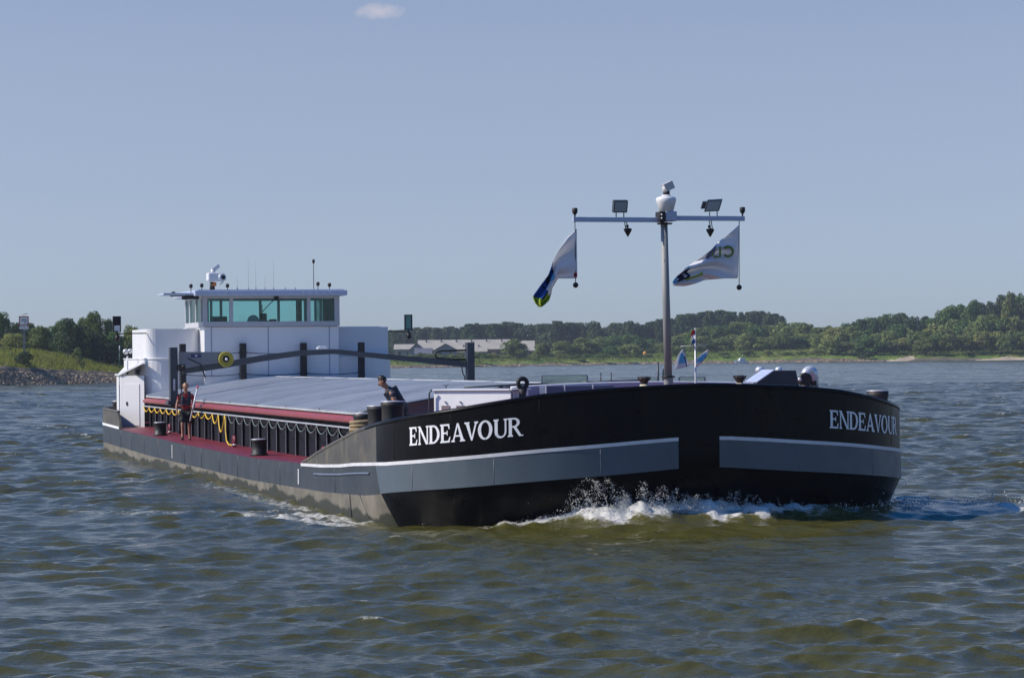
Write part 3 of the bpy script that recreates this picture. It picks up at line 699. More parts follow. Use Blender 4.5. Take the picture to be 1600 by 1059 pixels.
for y0, y1 in ((YL+0.17, -1.72), (-1.58, 1.33), (1.47, YR-0.2)):
    w = MB(); w.box(X0-0.06, X0-0.05, y0, y1, ZS, ZT); Wd(w, 'window', WINGLASS)
for y in (YL, YR-0.1):
    w = MB(); w.box(X1+0.12, X0-0.6, y+0.045, y+0.055, ZS, ZT); Wd(w, 'window', WINGLASS)
w = MB(); w.box(X1+0.045, X1+0.055, YL+0.1, YR-0.1, ZS, ZT); Wd(w, 'window', WINGLASS)
# interior: helm console, wheel, chair, cabinet
for q in ((-47.0, -46.3, -2.3, -1.75, 4.96, 5.32), (-47.2, -46.4, 2.22, 2.5, 4.96, 5.95), (-48.3, -48.1, -2.45, -2.15, 4.96, 5.95), (-47.0, -46.4, 1.1, 1.22, 4.96, 5.95)):
    it = MB(); it.box(*q, 0.02); Wd(it, 'cabinet', DARKIN)
it = MB(); it.box(-47.9, -47.4, -0.30, 0.22, 5.0, 5.16, 0.04); it.box(-47.95, -47.85, -0.16, 0.12, 5.1, 5.46, 0.04); it.box(-47.8, -47.4, 0.18, 0.42, 5.12, 5.22, 0.03); Wd(it, 'helm_chair', DARKIN)
it = MB(); it.box(-47.0, -46.4, -1.2, -0.45, 4.96, 5.12, 0.03); it.ball((-46.9, -0.62, 5.14), 0.24, 8, (0.6, 1, 1)); Wd(it, 'instrument_console', mat('pale_console', (0.35, 0.4, 0.42), 0.5))
it = MB(); it.tube([(X0+0.02, -0.45, 5.48), (X0+0.03, 0.12, 6.05)], 0.016, 6); it.tube([(X0+0.02, -0.45, 5.2), (X0+0.02, -0.45, 5.75)], 0.012, 5); it.box(X0, X0+0.06, 0.02, 0.2, 5.93, 6.07, 0.01); Wd(it, 'wiper', RUBBER)
# roof
rf = MB(); rf.mat(0).box(-50.8, -45.6, -3.12, 2.86, 6.10, 6.31, 0.03); rf.box(-50.7, -45.7, -3.0, 2.75, 6.31, 6.34)
rfo = Wd(rf, 'roof', PALEBLUE)
for y in (-2.75, -2.48, -2.2, -1.92, -1.64, 1.12, 1.38, 1.66, 1.94, 2.22): rl_ = MB(); rl_.lathe((-45.60, y, 6.20), [(0.035, 0), (0.03, 0.03)], 10, (1, 0, 0)); Wd(rl_, 'roof_light', STEELTOP, rfo)
ex = MB(); ex.mat(0).box(-47.3, -45.9, -4.28, -3.12, 6.14, 6.22, 0.01); ex.mat(1).tube([(-46.0, -4.0, 6.10), (-46.0, -2.95, 6.10)], 0.025, 6); ex.box(-46.3, -45.95, -3.4, -2.9, 5.98, 6.13, 0.02)
ex.box(-46.1, -45.95, -3.55, -3.4, 5.97, 6.12); ex.cyl((-46.2, -3.85, 6.22), (-46.2, -3.85, 6.28), 0.07, None, 10)
Wd(ex, 'roof_wing', [PALEBLUE, IRON])
sl = MB(); sl.mat(1).cyl((-46.6, -2.27, 6.3), (-46.6, -2.27, 6.66), 0.11, 0.09, 12); sl.mat(2).box(-46.55, -46.45, -2.27, -2.13, 6.5, 6.64, 0.01)
sl.mat(0).box(-46.85, -46.35, -2.47, -1.95, 6.68, 7.02, 0.06); sl.cyl((-46.5, -1.98, 6.83), (-46.3, -1.90, 6.83), 0.17, 0.15, 18); sl.mat(1).cyl((-46.31, -1.90, 6.83), (-46.28, -1.89, 6.83), 0.085, None, 14)
sl.mat(0).tube([(-46.6, -2.25, 7.0), (-46.6, -2.22, 7.14)], 0.09, 10); sl.obox((-46.6, -2.13, 7.2), (0.06, 0, 0), (0, 0.13, 0.10), (0, -0.04, 0.06))
sl.mat(1).tube([(-46.5, -2.0, 6.55), (-46.5, -1.9, 6.62), (-46.5, -1.85, 6.7)], 0.015, 6)
Wd(sl, 'searchlight', [WHITE, IRON, mat('orange_plastic', (0.6, 0.16, 0.04), 0.5)])
def nav(x, y, z0, z1, r, rb=0.07, hb_=0.14):
    a = MB(); a.cyl((x, y, z0), (x, y, z1), r, None, 8); a.lathe((x, y, z1), [(0.03, -0.02), (rb, 0.02), (rb, hb_*0.7), (rb*0.7, hb_)], 12); return Wd(a, 'navigation_light', IRON)
nav(-46.2, -3.17, 6.2, 6.43, 0.015); nav(-46.2, -2.75, 6.3, 6.45, 0.015); nav(-46.2, -1.75, 6.3, 6.44, 0.015); nav(-46.6, 1.74, 6.3, 7.40, 0.013, 0.055, 0.14); nav(-46.2, 1.82, 6.3, 6.50, 0.015); nav(-46.2, 2.28, 6.3, 6.46, 0.015)
for y, zt in ((-1.29, 6.9), (-0.85, 7.6), (-0.56, 7.45), (-0.2, 6.95), (0.14, 7.5), (0.6, 6.45), (1.0, 6.4)):
    a = MB(); a.cyl((-46.6, y, 6.3), (-46.6, y, 6.44), 0.02, None, 6); a.cyl((-46.6, y, 6.44), (-46.6, y, zt), 0.005, 0.003, 5); Wd(a, 'antenna', MIDGREY)
# signal boards on arms
for sg, yb in ((-1, -5.93), (1, 5.63)):
    a = MB(); ym = 4.75*sg; a.tube([(-47.2, ym, 4.70), (-46.9, yb + 0.0, 4.69)], 0.025, 6)
    a.box(-46.98, -46.9, yb-0.15, yb+0.15, 4.76, 4.79) if False else None
    ao = Wd(a, 'signal_arm', IRON)
    f = MB(); y0, y1, z0, z1 = yb - 0.155, yb + 0.155, 4.75, 5.36
    f.box(-46.98, -46.86, y0, y0+0.035, z0, z1); f.box(-46.98, -46.86, y1-0.035, y1, z0, z1); f.box(-46.98, -46.86, y0+0.035, y1-0.035, z0, z0+0.035); f.box(-46.98, -46.86, y0+0.035, y1-0.035, z1-0.035, z1)
    Wd(f, 'board_frame', IRON, ao)
    pnl = MB(); 
    if sg > 0: pnl.box(-46.93, -46.91, y0+0.035, y1-0.035, z0+0.035, z1-0.035); Wd(pnl, 'board_panel', mat('green_tinted_panel', (0.10, 0.28, 0.24), 0.15, var=0.15), ao)
    else:
        pnl.mat(0).box(-46.93, -46.91, y0+0.035, y1-0.035, z0+0.25, z1-0.035); pnl.mat(1).box(-46.925, -46.88, y0+0.05, y1-0.05, z0+0.05, z0+0.24)
        Wd(pnl, 'board_panel', [IRON, WHITE], ao)
    lp = MB(); lp.tube([(-46.92, yb, 4.75), (-46.92, yb+0.02, 4.62)], 0.03, 6); lp.lathe((-46.92, yb+0.02, 4.40), [(0.04, 0), (0.10, 0.08), (0.08, 0.2), (0.04, 0.24)], 12); Wd(lp, 'signal_lamp', IRON, ao)

# rope barrier posts in front of the house
pys = (-3.58, -1.24, 1.14, 3.44)
for y in pys:
    p_ = MB(); p_.box(-45.95, -45.70, y - 0.115, y + 0.115, hz(y) - 0.05, 4.27, 0.015); p_.build('barrier_post', IRON, ship)
br = MB()
for y0, y1 in zip(pys[:-1], pys[1:]):
    for zz, sag in ((3.93, 0.07), (3.10, 0.07)):
        br.tube([(-45.85, y0 + (y1-y0)*t, zz - sag*4*t*(1-t)) for t in np.linspace(0, 1, 12)], 0.016, 5)
        for t in (0.06, 0.94): br.ball((-45.85, y0 + (y1-y0)*t, zz - 0.015), 0.035, 5)
br.build('barrier_rope', DKGREY, ship)

# ------------------------------------------------------------------ foredeck fittings
BX = -7.6
bk = MB(); ys = np.linspace(-1.9, 5.6, 26)
def bkz(y): return 2.93 + 0.10*(1 - ((y - 1.4)/3.6)**2) * 1.0 - 0.03
bk.mat(0)
vs = []
for y in ys: vs += [(BX, y, 1.4), (BX, y, bkz(y)), (BX - 0.1, y, bkz(y)), (BX - 0.1, y, 1.4)]
bk.add(vs, [(4*i+j, 4*i+4+j, 4*i+5+j, 4*i+1+j) for i in range(len(ys)-1) for j in range(3)], False)
bko = bk.build('breakwater', SHADEDWHITE, ship)
cp = MB(); cp.tube([(BX - 0.05, y, bkz(y)) for y in ys], 0.035, 6); cp.build('top_rail', WHITE, bko)
wl_ = MB(); wl_.box(BX + 0.01, BX + 0.5, -1.20, 0.55, 1.4, 2.95, 0.01); wlo = wl_.build('winch_cover', mat('dark_slate_paint', (0.10, 0.12, 0.19), 0.45, var=0.08), ship)
for y in (-1.19, -0.72, 0.0): 
    t_ = MB(); t_.box(BX + 0.502, BX + 0.525, y, y + 0.025, 2.55, 2.97); t_.build('edge_strip', WHITE, wlo)
# white locker, standing at an angle along the starboard bulwark
lkr = empty('locker', (-7.2, -3.0, 1.45), -math.radians(42), ship)
lk = MB(); lk.box(-1.0, 0.0, -1.03, 1.03, 0, 1.41, 0.02); lk.build('body', mat('locker_white', (0.84, 0.84, 0.84), 0.4, var=0.03), lkr)
l_ = MB(); l_.box(-1.05, 0.05, -1.08, 1.08, 1.412, 1.45, 0.01); l_.build('lid', WHITE, lkr)
for y in (-0.82, -0.42):
    v_ = MB(); v_.box(0.002, 0.015, y, y + 0.22, 0.95, 1.06); v_.build('vent_grille', mat('vent_brown', (0.22, 0.16, 0.16), 0.6), lkr)
    v_ = MB(); v_.cyl((0.0, y + 0.1, 1.15), (0.04, y + 0.1, 1.15), 0.025, None, 8); v_.build('handle', STEELTOP, lkr)
for y in (-1.10, 1.10):
    lr = MB(); lr.tube([(0.10, y, 0), (0.10, y, 1.36), (0.10, y + (0.07 if y < 0 else -0.07), 1.44)], 0.022, 6); lr.build('guard_rail', DKGREY, lkr)
an = MB(); an.tube([(-0.5, -0.95, 1.44), (-0.5, -0.95, 1.54)], 0.01, 4); an.tube([(-0.5, -0.95, 1.51), (-0.5, -1.02, 1.57)], 0.008, 4); an.tube([(-0.5, -0.95, 1.51), (-0.5, -0.88, 1.57)], 0.008, 4); an.build('hook', IRON, lkr)
# mooring ring leads on posts
for (y, x, rot, R0) in ((-1.92, -6.6, (1, 0.1, 0), 0.115), (5.18, -6.2, (1, -0.22, 0), 0.125)):
    r_ = MB(); r_.mat(0).torus((x, y, 3.03), R0, 0.054, rot, 24, 10); r_.lathe((x, y, 2.62), [(0.10, 0), (0.085, 0.15), (0.11, 0.28)], 14)
    r_.mat(1).lathe((x, y, 1.45), [(0.12, 0), (0.12, 1.17)], 14)
    if y > 0: r_.mat(0).lathe((x, y, 3.03), [(0.13, -0.03), (0.14, 0.0), (0.10, 0.05)], 20, rot); r_.box(x - 0.05, x + 0.1, y + 0.17, y + 0.27, 2.88, 3.0, 0.02); r_.mat(2).ball((x + 0.12, y - 0.19, 3.04), 0.05, 6)
    r_.build('ring_fairlead', [IRON, FLANGE, STEELTOP], ship)
# flared vents near the bow
for y, x in ((-0.35, -2.4), (1.95, -2.4)):
    v_ = MB(); zo = 0.09; v_.mat(1).lathe((x, y, 2.6 + zo), [(0.16, 0), (0.15, 0.25), (0.08, 0.33)], 16); v_.mat(0).lathe((x, y, 2.92 + zo), [(0.07, 0), (0.075, 0.04), (0.125, 0.11), (0.145, 0.125), (0.145, 0.14), (0.10, 0.145), (0.09, 0.18)], 14)
    for k in range(9): w = k*2*math.pi/9; v_.obox((x + 0.135*math.cos(w), y + 0.135*math.sin(w), 3.075 + zo), (0.012, 0, 0), (0, 0.012, 0), (0, 0, 0.02))
    v_.build('mushroom_vent', [IRON, mat('cream_paint', (0.6, 0.55, 0.38), 0.5)], ship)
# glass wind screens
for y0, y1, zt in ((-1.02, 0.12, 3.19), (2.55, 3.20, 3.11), (1.62, 1.95, 3.11)):
    s_ = MB(); s_.box(BX - 0.3, BX - 0.285, y0, y1, 2.85, zt); so_ = s_.build('wind_screen', CLEARGLASS, ship)
    f_ = MB(); f_.box(BX - 0.31, BX - 0.275, y0 - 0.03, y0, 2.85, zt); f_.box(BX - 0.31, BX - 0.275, y1, y1 + 0.03, 2.85, zt); f_.box(BX - 0.31, BX - 0.275, y0, y1, zt, zt + 0.015); f_.build('screen_frame', MIDGREY, so_)
f_ = MB(); f_.tube([(BX - 0.3, -1.0, 3.0), (BX - 0.3, -3.0, 2.94)], 0.028, 6); f_.build('deck_railing', DKGREY, ship)
f_ = MB(); f_.tube([(BX - 0.3, 0.15, 3.02), (BX - 0.3, 1.7, 3.05)], 0.028, 6)
for y in (0.48, 0.75): f_.tube([(BX - 0.3, y, 2.8), (BX - 0.3, y, 3.25)], 0.02, 6)
f_.build('deck_railing', DKGREY, ship)
f_ = MB(); f_.lathe((BX - 0.4, 2.25, 2.7), [(0.11, 0), (0.115, 0.55), (0.10, 0.58), (0.10, 0.62)], 16); f_.build('drum', mat('dark_teal_paint', (0.012, 0.03, 0.035), 0.4), ship)
f_ = MB(); f_.cyl((BX - 0.4, 2.02, 2.7), (BX - 0.4, 2.02, 3.50), 0.025, None, 8); f_.build('pole', DKGREY, ship)
f_ = MB(); f_.cyl((-3.0, 0.96, 2.7), (-3.0, 0.96, 3.03), 0.03, None, 8); f_.build('red_post', FLANGE, ship)
# companionway with sloped hood, domes and swan neck vent
ch = MB(); y0, y1 = 4.42, 5.50
prof = [(4.40, 2.6), (4.40, 2.96), (4.86, 3.25), (5.45, 3.25), (5.60, 2.6)]
ch.prism([(-7.4, y, z) for y, z in prof], (-0.75, 0, 0)); cho = ch.build('companionway', mat('shaded_hood_paint', (0.012, 0.022, 0.04), 0.4), ship)
ch = MB(); d = Vector((0, 0.46, 0.29)).normalized(); nrm = Vector((0, -0.29, 0.46)).normalized()
ch.obox(Vector((-7.76, 4.63, 3.105)) + nrm*0.015, (0.40, 0, 0), d*0.28, nrm*0.012); ch.build('lit_hood_slope', PALEBLUE, cho)  # lit slope and shaded front of one hood, painted as two colours
for x, y, r in ((-8.9, 5.1, 0.12), (-8.9, 5.62, 0.10)):
    d_ = MB(); d_.ball((x, y, 3.26), r, 10, (1, 1, 0.8)); d_.cyl((x, y, 2.6), (x, y, 3.25), r*0.6, None, 12); d_.build('dome_vent', CHROME, ship)
sn = MB(); cx, cy = -7.6, 5.93
sn.tube([(cx, cy + 0.08, 2.5), (cx, cy + 0.08, 3.05)] + [(cx + 0.02, cy - 0.03 + 0.11*math.cos(t), 3.10 + 0.14*math.sin(t)) for t in np.linspace(0.1, math.pi, 9)] + [(cx + 0.02, cy - 0.15, 3.0)], 0.125, 14)
sn.build('swan_neck_vent', CHROME, ship)
sn = MB(); sn.lathe((cx, cy + 0.08, 2.5), [(0.13, 0), (0.13, 0.38)], 14); sn.build('vent_base', mat('tan_paint', (0.35, 0.26, 0.18), 0.5), ship)

# ------------------------------------------------------------------ bow mast
MX, MY = -1.85, 0.0
ms = empty('mast', (MX, MY, 1.45), 0, ship)
def Mm(mb, name, m, par=None):
    mb.v = [(x - MX, y - MY, z - 1.45) for x, y, z in mb.v]; return mb.build(name, m, ms if par is None else par)
m_ = MB(); lean = -0.06
m_.tube([(MX, MY + 0.035, 1.45), (MX, MY + 0.03, 3.15), (MX, MY + 0.025, 3.2)], 0.105, 16); m_.tube([(MX, MY + 0.025, 3.2), (MX, MY + lean*0.6, 6.62)], [0.088, 0.078], 16); Mm(m_, 'pole', MASTGREY)
m_ = MB(); m_.lathe((MX, MY + 0.025, 3.17), [(0.15, 0), (0.15, 0.035)], 16); Mm(m_, 'flange', IRON)
m_ = MB(); m_.box(MX - 0.05, MX + 0.05, -2.17, MY - 0.08, 6.62, 6.725, 0.008); m_.box(MX - 0.05, MX + 0.05, MY + 0.05, 1.88, 6.66, 6.765, 0.008); Mm(m_, 'crossbar', PALEBLUE)
m_ = MB(); m_.box(MX - 0.16, MX + 0.16, MY - 0.05, MY + 0.22, 6.64, 6.86, 0.02); Mm(m_, 'mast_head_box', PALEBLUE)
m_ = MB(); m_.box(MX - 0.12, MX + 0.17, MY - 0.20, MY - 0.055, 6.62, 6.85, 0.015); m_.lathe((MX, MY - 0.02, 6.575), [(0.17, 0), (0.17, 0.03)], 16)
for z in (6.70, 6.78): m_.mat(1).ball((MX + 0.175, MY - 0.15, z), 0.025, 5)
Mm(m_, 'junction_box', [IRON, STEELTOP])
m_ = MB(); m_.lathe((MX, MY + 0.02, 6.87), [(0.12, -0.02), (0.17, 0.0), (0.225, 0.19), (0.245, 0.26), (0.22, 0.30), (0.11, 0.335), (0.10, 0.36)], 8)
Mm(m_, 'radar_housing', WHITE)
m_ = MB(); m_.mat(1).cyl((MX, MY + 0.03, 7.22), (MX, MY + 0.03, 7.32), 0.075, None, 12); m_.mat(0).obox((MX, MY + 0.07, 7.42), (0.09, 0, 0), (0, 0.10, 0.045), (0, -0.035, 0.08)); m_.ball((MX, MY + 0.02, 7.36), 0.09, 8)
Mm(m_, 'camera_head', [mat('warm_grey_plastic', (0.5, 0.48, 0.47), 0.5), IRON])
for y, dz, tilt in ((-1.07, 0.0, 0.06), (1.14, 0.035, -0.28)):
    f = MB(); zc = 6.97 + dz
    nr = Vector((0.95, tilt, -0.25)).normalized(); ay = Vector((0, 1, 0)) - nr*nr.y; ay.normalize(); az = nr.cross(ay)
    if az.z < 0: az = -az
    if tilt < -0.1: ay = (ay + az*0.12).normalized(); az = (az + ay*0.22).normalized()
    cc = Vector((MX, y, zc)); f.mat(0).obox(cc, nr*0.05, ay*0.165, az*0.135); f.mat(1).obox(cc + nr*0.052, nr*0.004, ay*0.14, az*0.11)
    f.mat(0).obox(cc - nr*0.11 + ay*(0.16 if tilt > 0 else -0.2), nr*0.06, ay*0.05, az*0.08)
    for dy in (-0.09, 0.09): f.tube([(MX, y + dy, 6.72), (MX, y + dy, zc - 0.1)], 0.013, 6)
    for k in range(4): f.obox(cc - nr*0.065 + ay*(-0.11 + 0.073*k), nr*0.02, ay*0.012, az*0.12)
    Mm(f, 'floodlight', [DKGREY, LENS])
    f = MB(); yy = y + (0.15 if tilt > 0 else -0.05)
    for dd in (0, 0.045): f.tube([(MX, yy - 0.02 + dd - 0.03, 6.68), (MX, yy - 0.02 + dd, 6.47)], 0.011, 6)
    f.lathe((MX, yy + (0.03 if tilt > 0 else -0.03), 6.30), [(0.012, 0), (0.09, 0.14), (0.095, 0.17), (0.03, 0.19)], 12); f.ball((MX, yy + (0.02 if tilt > 0 else -0.05), 6.53), 0.035, 6)
    Mm(f, 'hanging_lamp', IRON)
for y, zb_ in ((-2.12, 6.72), (1.84, 6.765)):
    f = MB(); f.cyl((MX, y, zb_), (MX, y, zb_ + 0.07), 0.02, None, 8); f.lathe((MX, y, zb_ + 0.06), [(0.03, 0), (0.062, 0.05), (0.062, 0.13), (0.05, 0.145)], 12); Mm(f, 'navigation_light', IRON)
    f = MB(); yb_ = y + (0.0 if y < 0 else -0.03); y = y + (0.0 if y < 0 else -0.08); yb_ = y - (0.0 if y < 0 else 0.02); f.tube([(MX, y, zb_ - 0.06), (MX, yb_, 5.28 if y < 0 else 5.22)], 0.010, 6); f.ball((MX, yb_, 5.23 if y < 0 else 5.17), 0.062, 8); Mm(f, 'halyard_weight', IRON)

# jackstaff
JX, JY = -2.2, 0.80
js = empty('jackstaff', (JX, JY, 1.45), 0, ship)
f = MB(); f.tube([(0, 0, 0), (0, 0.01, 2.82)], [0.032, 0.016], 10); f.build('pole', STEELTOP, js)
f = MB(); f.tube([(0, -0.34, 2.41), (0, 0.3, 2.43)], 0.010, 6); f.build('crossbar', STEELTOP, js)

# ------------------------------------------------------------------ flags (cloth sheets hung from halyards and staff)
def flag(name, x, top, bot, cols, colf, nu=48, nv=26, fold=0.10, freq=3.0, label='', cat='flag', ph=0.0, group=None, asym=0.0):
    """top / bot: photo outlines of the two long edges, hoist first, lifted into the cross-section x of the ship; folds give depth"""
    def samp(P, t):
        d = np.concatenate([[0], np.cumsum(np.hypot(*np.diff(np.array(P), axis=0).T))]); s_ = t*d[-1]
        return float(np.interp(s_, d, [p[0] for p in P])), float(np.interp(s_, d, [p[1] for p in P]))
    y0, z0 = ship_pix(*top[0], x); org = s2w(x, y0, z0)
    mb = MB(); grid = []
    for i in range(nu+1):
        u = i/nu; a, b = samp(top, u), samp(bot, u)
        for j in range(nv+1):
            v = j/nv; px, py = a[0]*(1-v)+b[0]*v, a[1]*(1-v)+b[1]*v
            dx = fold*min(1, u*2.5)*math.sin(2*math.pi*(freq*(v*0.75 + asym*u) ) + 3.2*u + ph) + 0.25*fold*math.sin(9*u + 11*v)*min(1, u*3)
            y, z = ship_pix(px, py, x)
            grid.append(s2w(x + dx, y, z) - org)
    mats_order = list(dict.fromkeys(cols.values())) ; names = list(cols)
    for i in range(nu):
        for j in range(nv):
            k = i*(nv+1)+j; c = colf((i+0.5)/nu, (j+0.5)/nv); mb.mat(mats_order.index(cols[c]))
            mb.add([grid[k], grid[k+nv+1], grid[k+nv+2], grid[k+1]], [(0, 1, 2, 3)], True)
    o = mb.build(name, mats_order, loc=org); tag(o, label, cat, group)
    s = o.modifiers.new('thickness', 'SOLIDIFY'); s.thickness = 0.004
    return o, org
def cloth(name, col):
    m = mat(name, col, 0.8, var=0.05, vscale=8)
    n, l = m.node_tree.nodes, m.node_tree.links; b = n['Principled BSDF']
    t = n.new('ShaderNodeBsdfTranslucent'); t.inputs[0].default_value = (*col, 1); x = n.new('ShaderNodeMixShader'); x.inputs[0].default_value = 0.35
    l.new(b.outputs[0], x.inputs[1]); l.new(t.outputs[0], x.inputs[2]); l.new(x.outputs[0], n['Material Output'].inputs[0]); return m
CW, CNAVY, CBLUE, CSKY, CLIME, CRED, CGREY = (cloth('white_bunting', (0.80, 0.79, 0.80)), cloth('navy_bunting', (0.015, 0.022, 0.09)), cloth('blue_bunting', (0.02, 0.12, 0.42)),
    cloth('sky_blue_bunting', (0.22, 0.55, 0.75)), cloth('lime_bunting', (0.42, 0.55, 0.05)), cloth('red_bunting', (0.50, 0.03, 0.04)), cloth('grey_violet_bunting', (0.24, 0.25, 0.38)))
def f1col(u, v):
    if u > 0.86: return 'lime'
    if u > 0.70: return 'lime' if v > 0.72 else 'blue' if v < 0.55 else 'navy'
    if u > 0.44 and v < 0.46: return 'navy' if math.sin(u*40) < 0.5 else 'blue'
    if 0.45 < u < 0.58 and 0.46 < v < 0.74 - (u-0.45)*1.6: return 'sky'
    if u < 0.06 and 0.90 < v < 0.97: return 'red'
    return 'white'
flag('flag', MX, [(901, 357), (886, 371), (873, 388), (865, 402), (860, 416), (855, 430), (842, 447), (831, 463), (836, 472), (843, 478)],
     [(902, 435), (887, 435), (873, 435), (869, 442), (864, 450), (862, 460), (858, 469), (850, 476), (844, 480)],
     dict(white=CW, navy=CNAVY, blue=CBLUE, sky=CSKY, lime=CLIME, red=CRED), f1col, fold=0.10, freq=2.2, label='white flag with navy and lime tip under the left end of the mast crossbar')
def f2col(u, v):
    if 0.36 < u < 0.48 and v < 0.26: return 'grey'
    if 0.74 < u < 0.92 and 0.06 < v < 0.62 and not (0.79 < u < 0.84 and 0.25 < v < 0.45): return 'navy'
    if 0.56 < u < 0.80 and 0.60 < v < 0.74 and v < 0.75: return 'lime'
    if u > 0.94 and v < 0.5: return 'sky'
    return 'white'
fo, forg = flag('flag', MX + 0.02, [(1155, 351), (1138, 366), (1120, 381), (1102, 397), (1085, 411), (1068, 420), (1058, 430), (1052, 441)],
     [(1153, 435), (1135, 435), (1117, 436), (1100, 438), (1085, 443), (1072, 447), (1060, 447), (1053, 447)],
     dict(white=CW, navy=CNAVY, grey=CGREY, lime=CLIME, sky=CSKY), f2col, fold=0.09, freq=3.4, ph=0.6, asym=0.6, label='white flag with mirrored green letters under the right end of the mast crossbar')
# letters showing through the cloth, mirrored (seen from the back)
lt = MB()
def stroke(poly_px, w):
    q = []
    for px, py in poly_px:
        y, z = ship_pix(px, py, MX + 0.115); q.append(s2w(MX + 0.115, y, z) - forg)
    lt.tube(q, w*1.6, 5)
stroke([(1137 + 8*math.cos(t), 393 - 7.5*math.sin(t)) for t in np.linspace(-2.3, 2.3, 12)], 0.018)
stroke([(1125, 385), (1125, 401), (1116, 401)], 0.016); stroke([(1113, 400), (1114, 394)], 0.014)
lto = lt.build('flag_lettering', cloth('olive_green_print', (0.22, 0.30, 0.06)), fo)
# tricolour and two house pennants on the jackstaff
tri = lambda u, v: 'red' if v < 0.36 else 'white' if v < 0.68 else 'blue'
flag('tricolour_flag', JX, [(1086.5, 515), (1083, 516), (1080.5, 519)], [(1086.5, 536), (1083.5, 537), (1081, 538)], dict(red=CRED, white=CW, blue=CBLUE), tri, 14, 18, 0.03, 1.6, label='small red, white and blue tricolour flag at the top of the bow jackstaff')
pen = lambda u, v: 'sky' if 0.3 < v < 0.72 and 0.2 < u < 0.8 else 'navy' if (0.72 < v < 0.82 and u > 0.4) else 'white'
flag('pennant', JX + 0.02, [(1067, 545), (1060, 553), (1056, 563), (1054, 577)], [(1067.5, 546), (1072, 558), (1077, 568), (1079, 572)], dict(white=CW, sky=CSKY, navy=CNAVY), pen, 18, 18, 0.04, 1.7, label='white and sky blue pennant hanging left of the bow jackstaff')
pen2 = lambda u, v: 'sky' if 0.2 < v < 0.7 and 0.2 < u < 0.8 else 'blue' if (v > 0.78 and 0.3 < u < 0.7) else 'white'
flag('pennant', JX - 0.02, [(1107, 546), (1098, 551), (1088, 559), (1081, 564)], [(1107, 547), (1104, 556), (1096, 568), (1090, 574)], dict(white=CW, sky=CSKY, blue=CBLUE), pen2, 18, 18, 0.04, 1.7, label='blue and white pennant flying right of the bow jackstaff')

# ------------------------------------------------------------------ people
def skin_mesh(name, joints, edges, sub=2):
    """joints: {key: (pos, radius)}; first key is the root"""
    keys = list(joints); me = bpy.data.meshes.new(name)
    me.from_pydata([joints[k][0] for k in keys], [(keys.index(a), keys.index(b)) for a, b in edges], [])
    o = bpy.data.objects.new(name, me); SC.collection.objects.link(o)
    s = o.modifiers.new('skin', 'SKIN'); s.use_smooth_shade = True; s.branch_smoothing = 0.3
    for i, k in enumerate(keys):
        r = joints[k][1]; me.skin_vertices[0].data[i].radius = (r, r) if not isinstance(r, tuple) else r
    me.skin_vertices[0].data[0].use_root = True
    ss = o.modifiers.new('sub', 'SUBSURF'); ss.levels = sub; ss.render_levels = sub
    dg = bpy.context.evaluated_depsgraph_get(); dg.update()
    nm = bpy.data.meshes.new_from_object(o.evaluated_get(dg)); nm.name = name
    o.modifiers.clear(); o.data = nm; bpy.data.meshes.remove(me)
    nm.polygons.foreach_set('use_smooth', [True]*len(nm.polygons))
    return o
def near_seg(p, a, b):
    ab = b - a; t = max(0, min(1, (p - a).dot(ab)/max(ab.length_squared, 1e-9))); return (p - (a + ab*t)).length
def paint(o, joints, regions, mats_):
    me = o.data
    for m in mats_: me.materials.append(m)
    segs = [(Vector(joints[a][0]), Vector(joints[b][0]), i) for a, b, i in regions]
    idx = []
    for p in me.polygons:
        c = p.center; idx.append(min(segs, key=lambda s: near_seg(c, s[0], s[1]))[2])
    me.polygons.foreach_set('material_index', idx)
def hand(J, E, wrist, direction, side, pre, palm_n, curl=0.5, s=1.0):
    """palm, four unequal fingers and a thumb rooted in the palm"""
    w = Vector(J[wrist][0]); d = Vector(direction).normalized(); n = Vector(palm_n).normalized(); a = d.cross(n).normalized()*side
    J[pre+'p'] = (w + d*0.055*s, (0.034*s, 0.020*s)); E.append((wrist, pre+'p'))
    for k, (off, L) in enumerate(((-0.028, 0.070), (-0.010, 0.080), (0.010, 0.075), (0.028, 0.058))):
        b0 = w + d*0.092*s + a*off*s; b1 = b0 + (d*(1-curl*0.4) + n*curl*0.5).normalized()*L*0.55*s; b2 = b1 + (d*(1-curl) + n*curl).normalized()*L*0.5*s
        J[f'{pre}f{k}a'] = (b0, 0.010*s); J[f'{pre}f{k}b'] = (b1, 0.0085*s); J[f'{pre}f{k}c'] = (b2, 0.007*s)
        E += [(pre+'p', f'{pre}f{k}a'), (f'{pre}f{k}a', f'{pre}f{k}b'), (f'{pre}f{k}b', f'{pre}f{k}c')]
    t0 = w + d*0.04*s - a*0.034*s; t1 = t0 + (d*0.7 - a*0.6 + n*0.3).normalized()*0.04*s
    J[pre+'t0'] = (t0, 0.012*s); J[pre+'t1'] = (t1, 0.009*s); E += [(pre+'p', pre+'t0'), (pre+'t0', pre+'t1')]
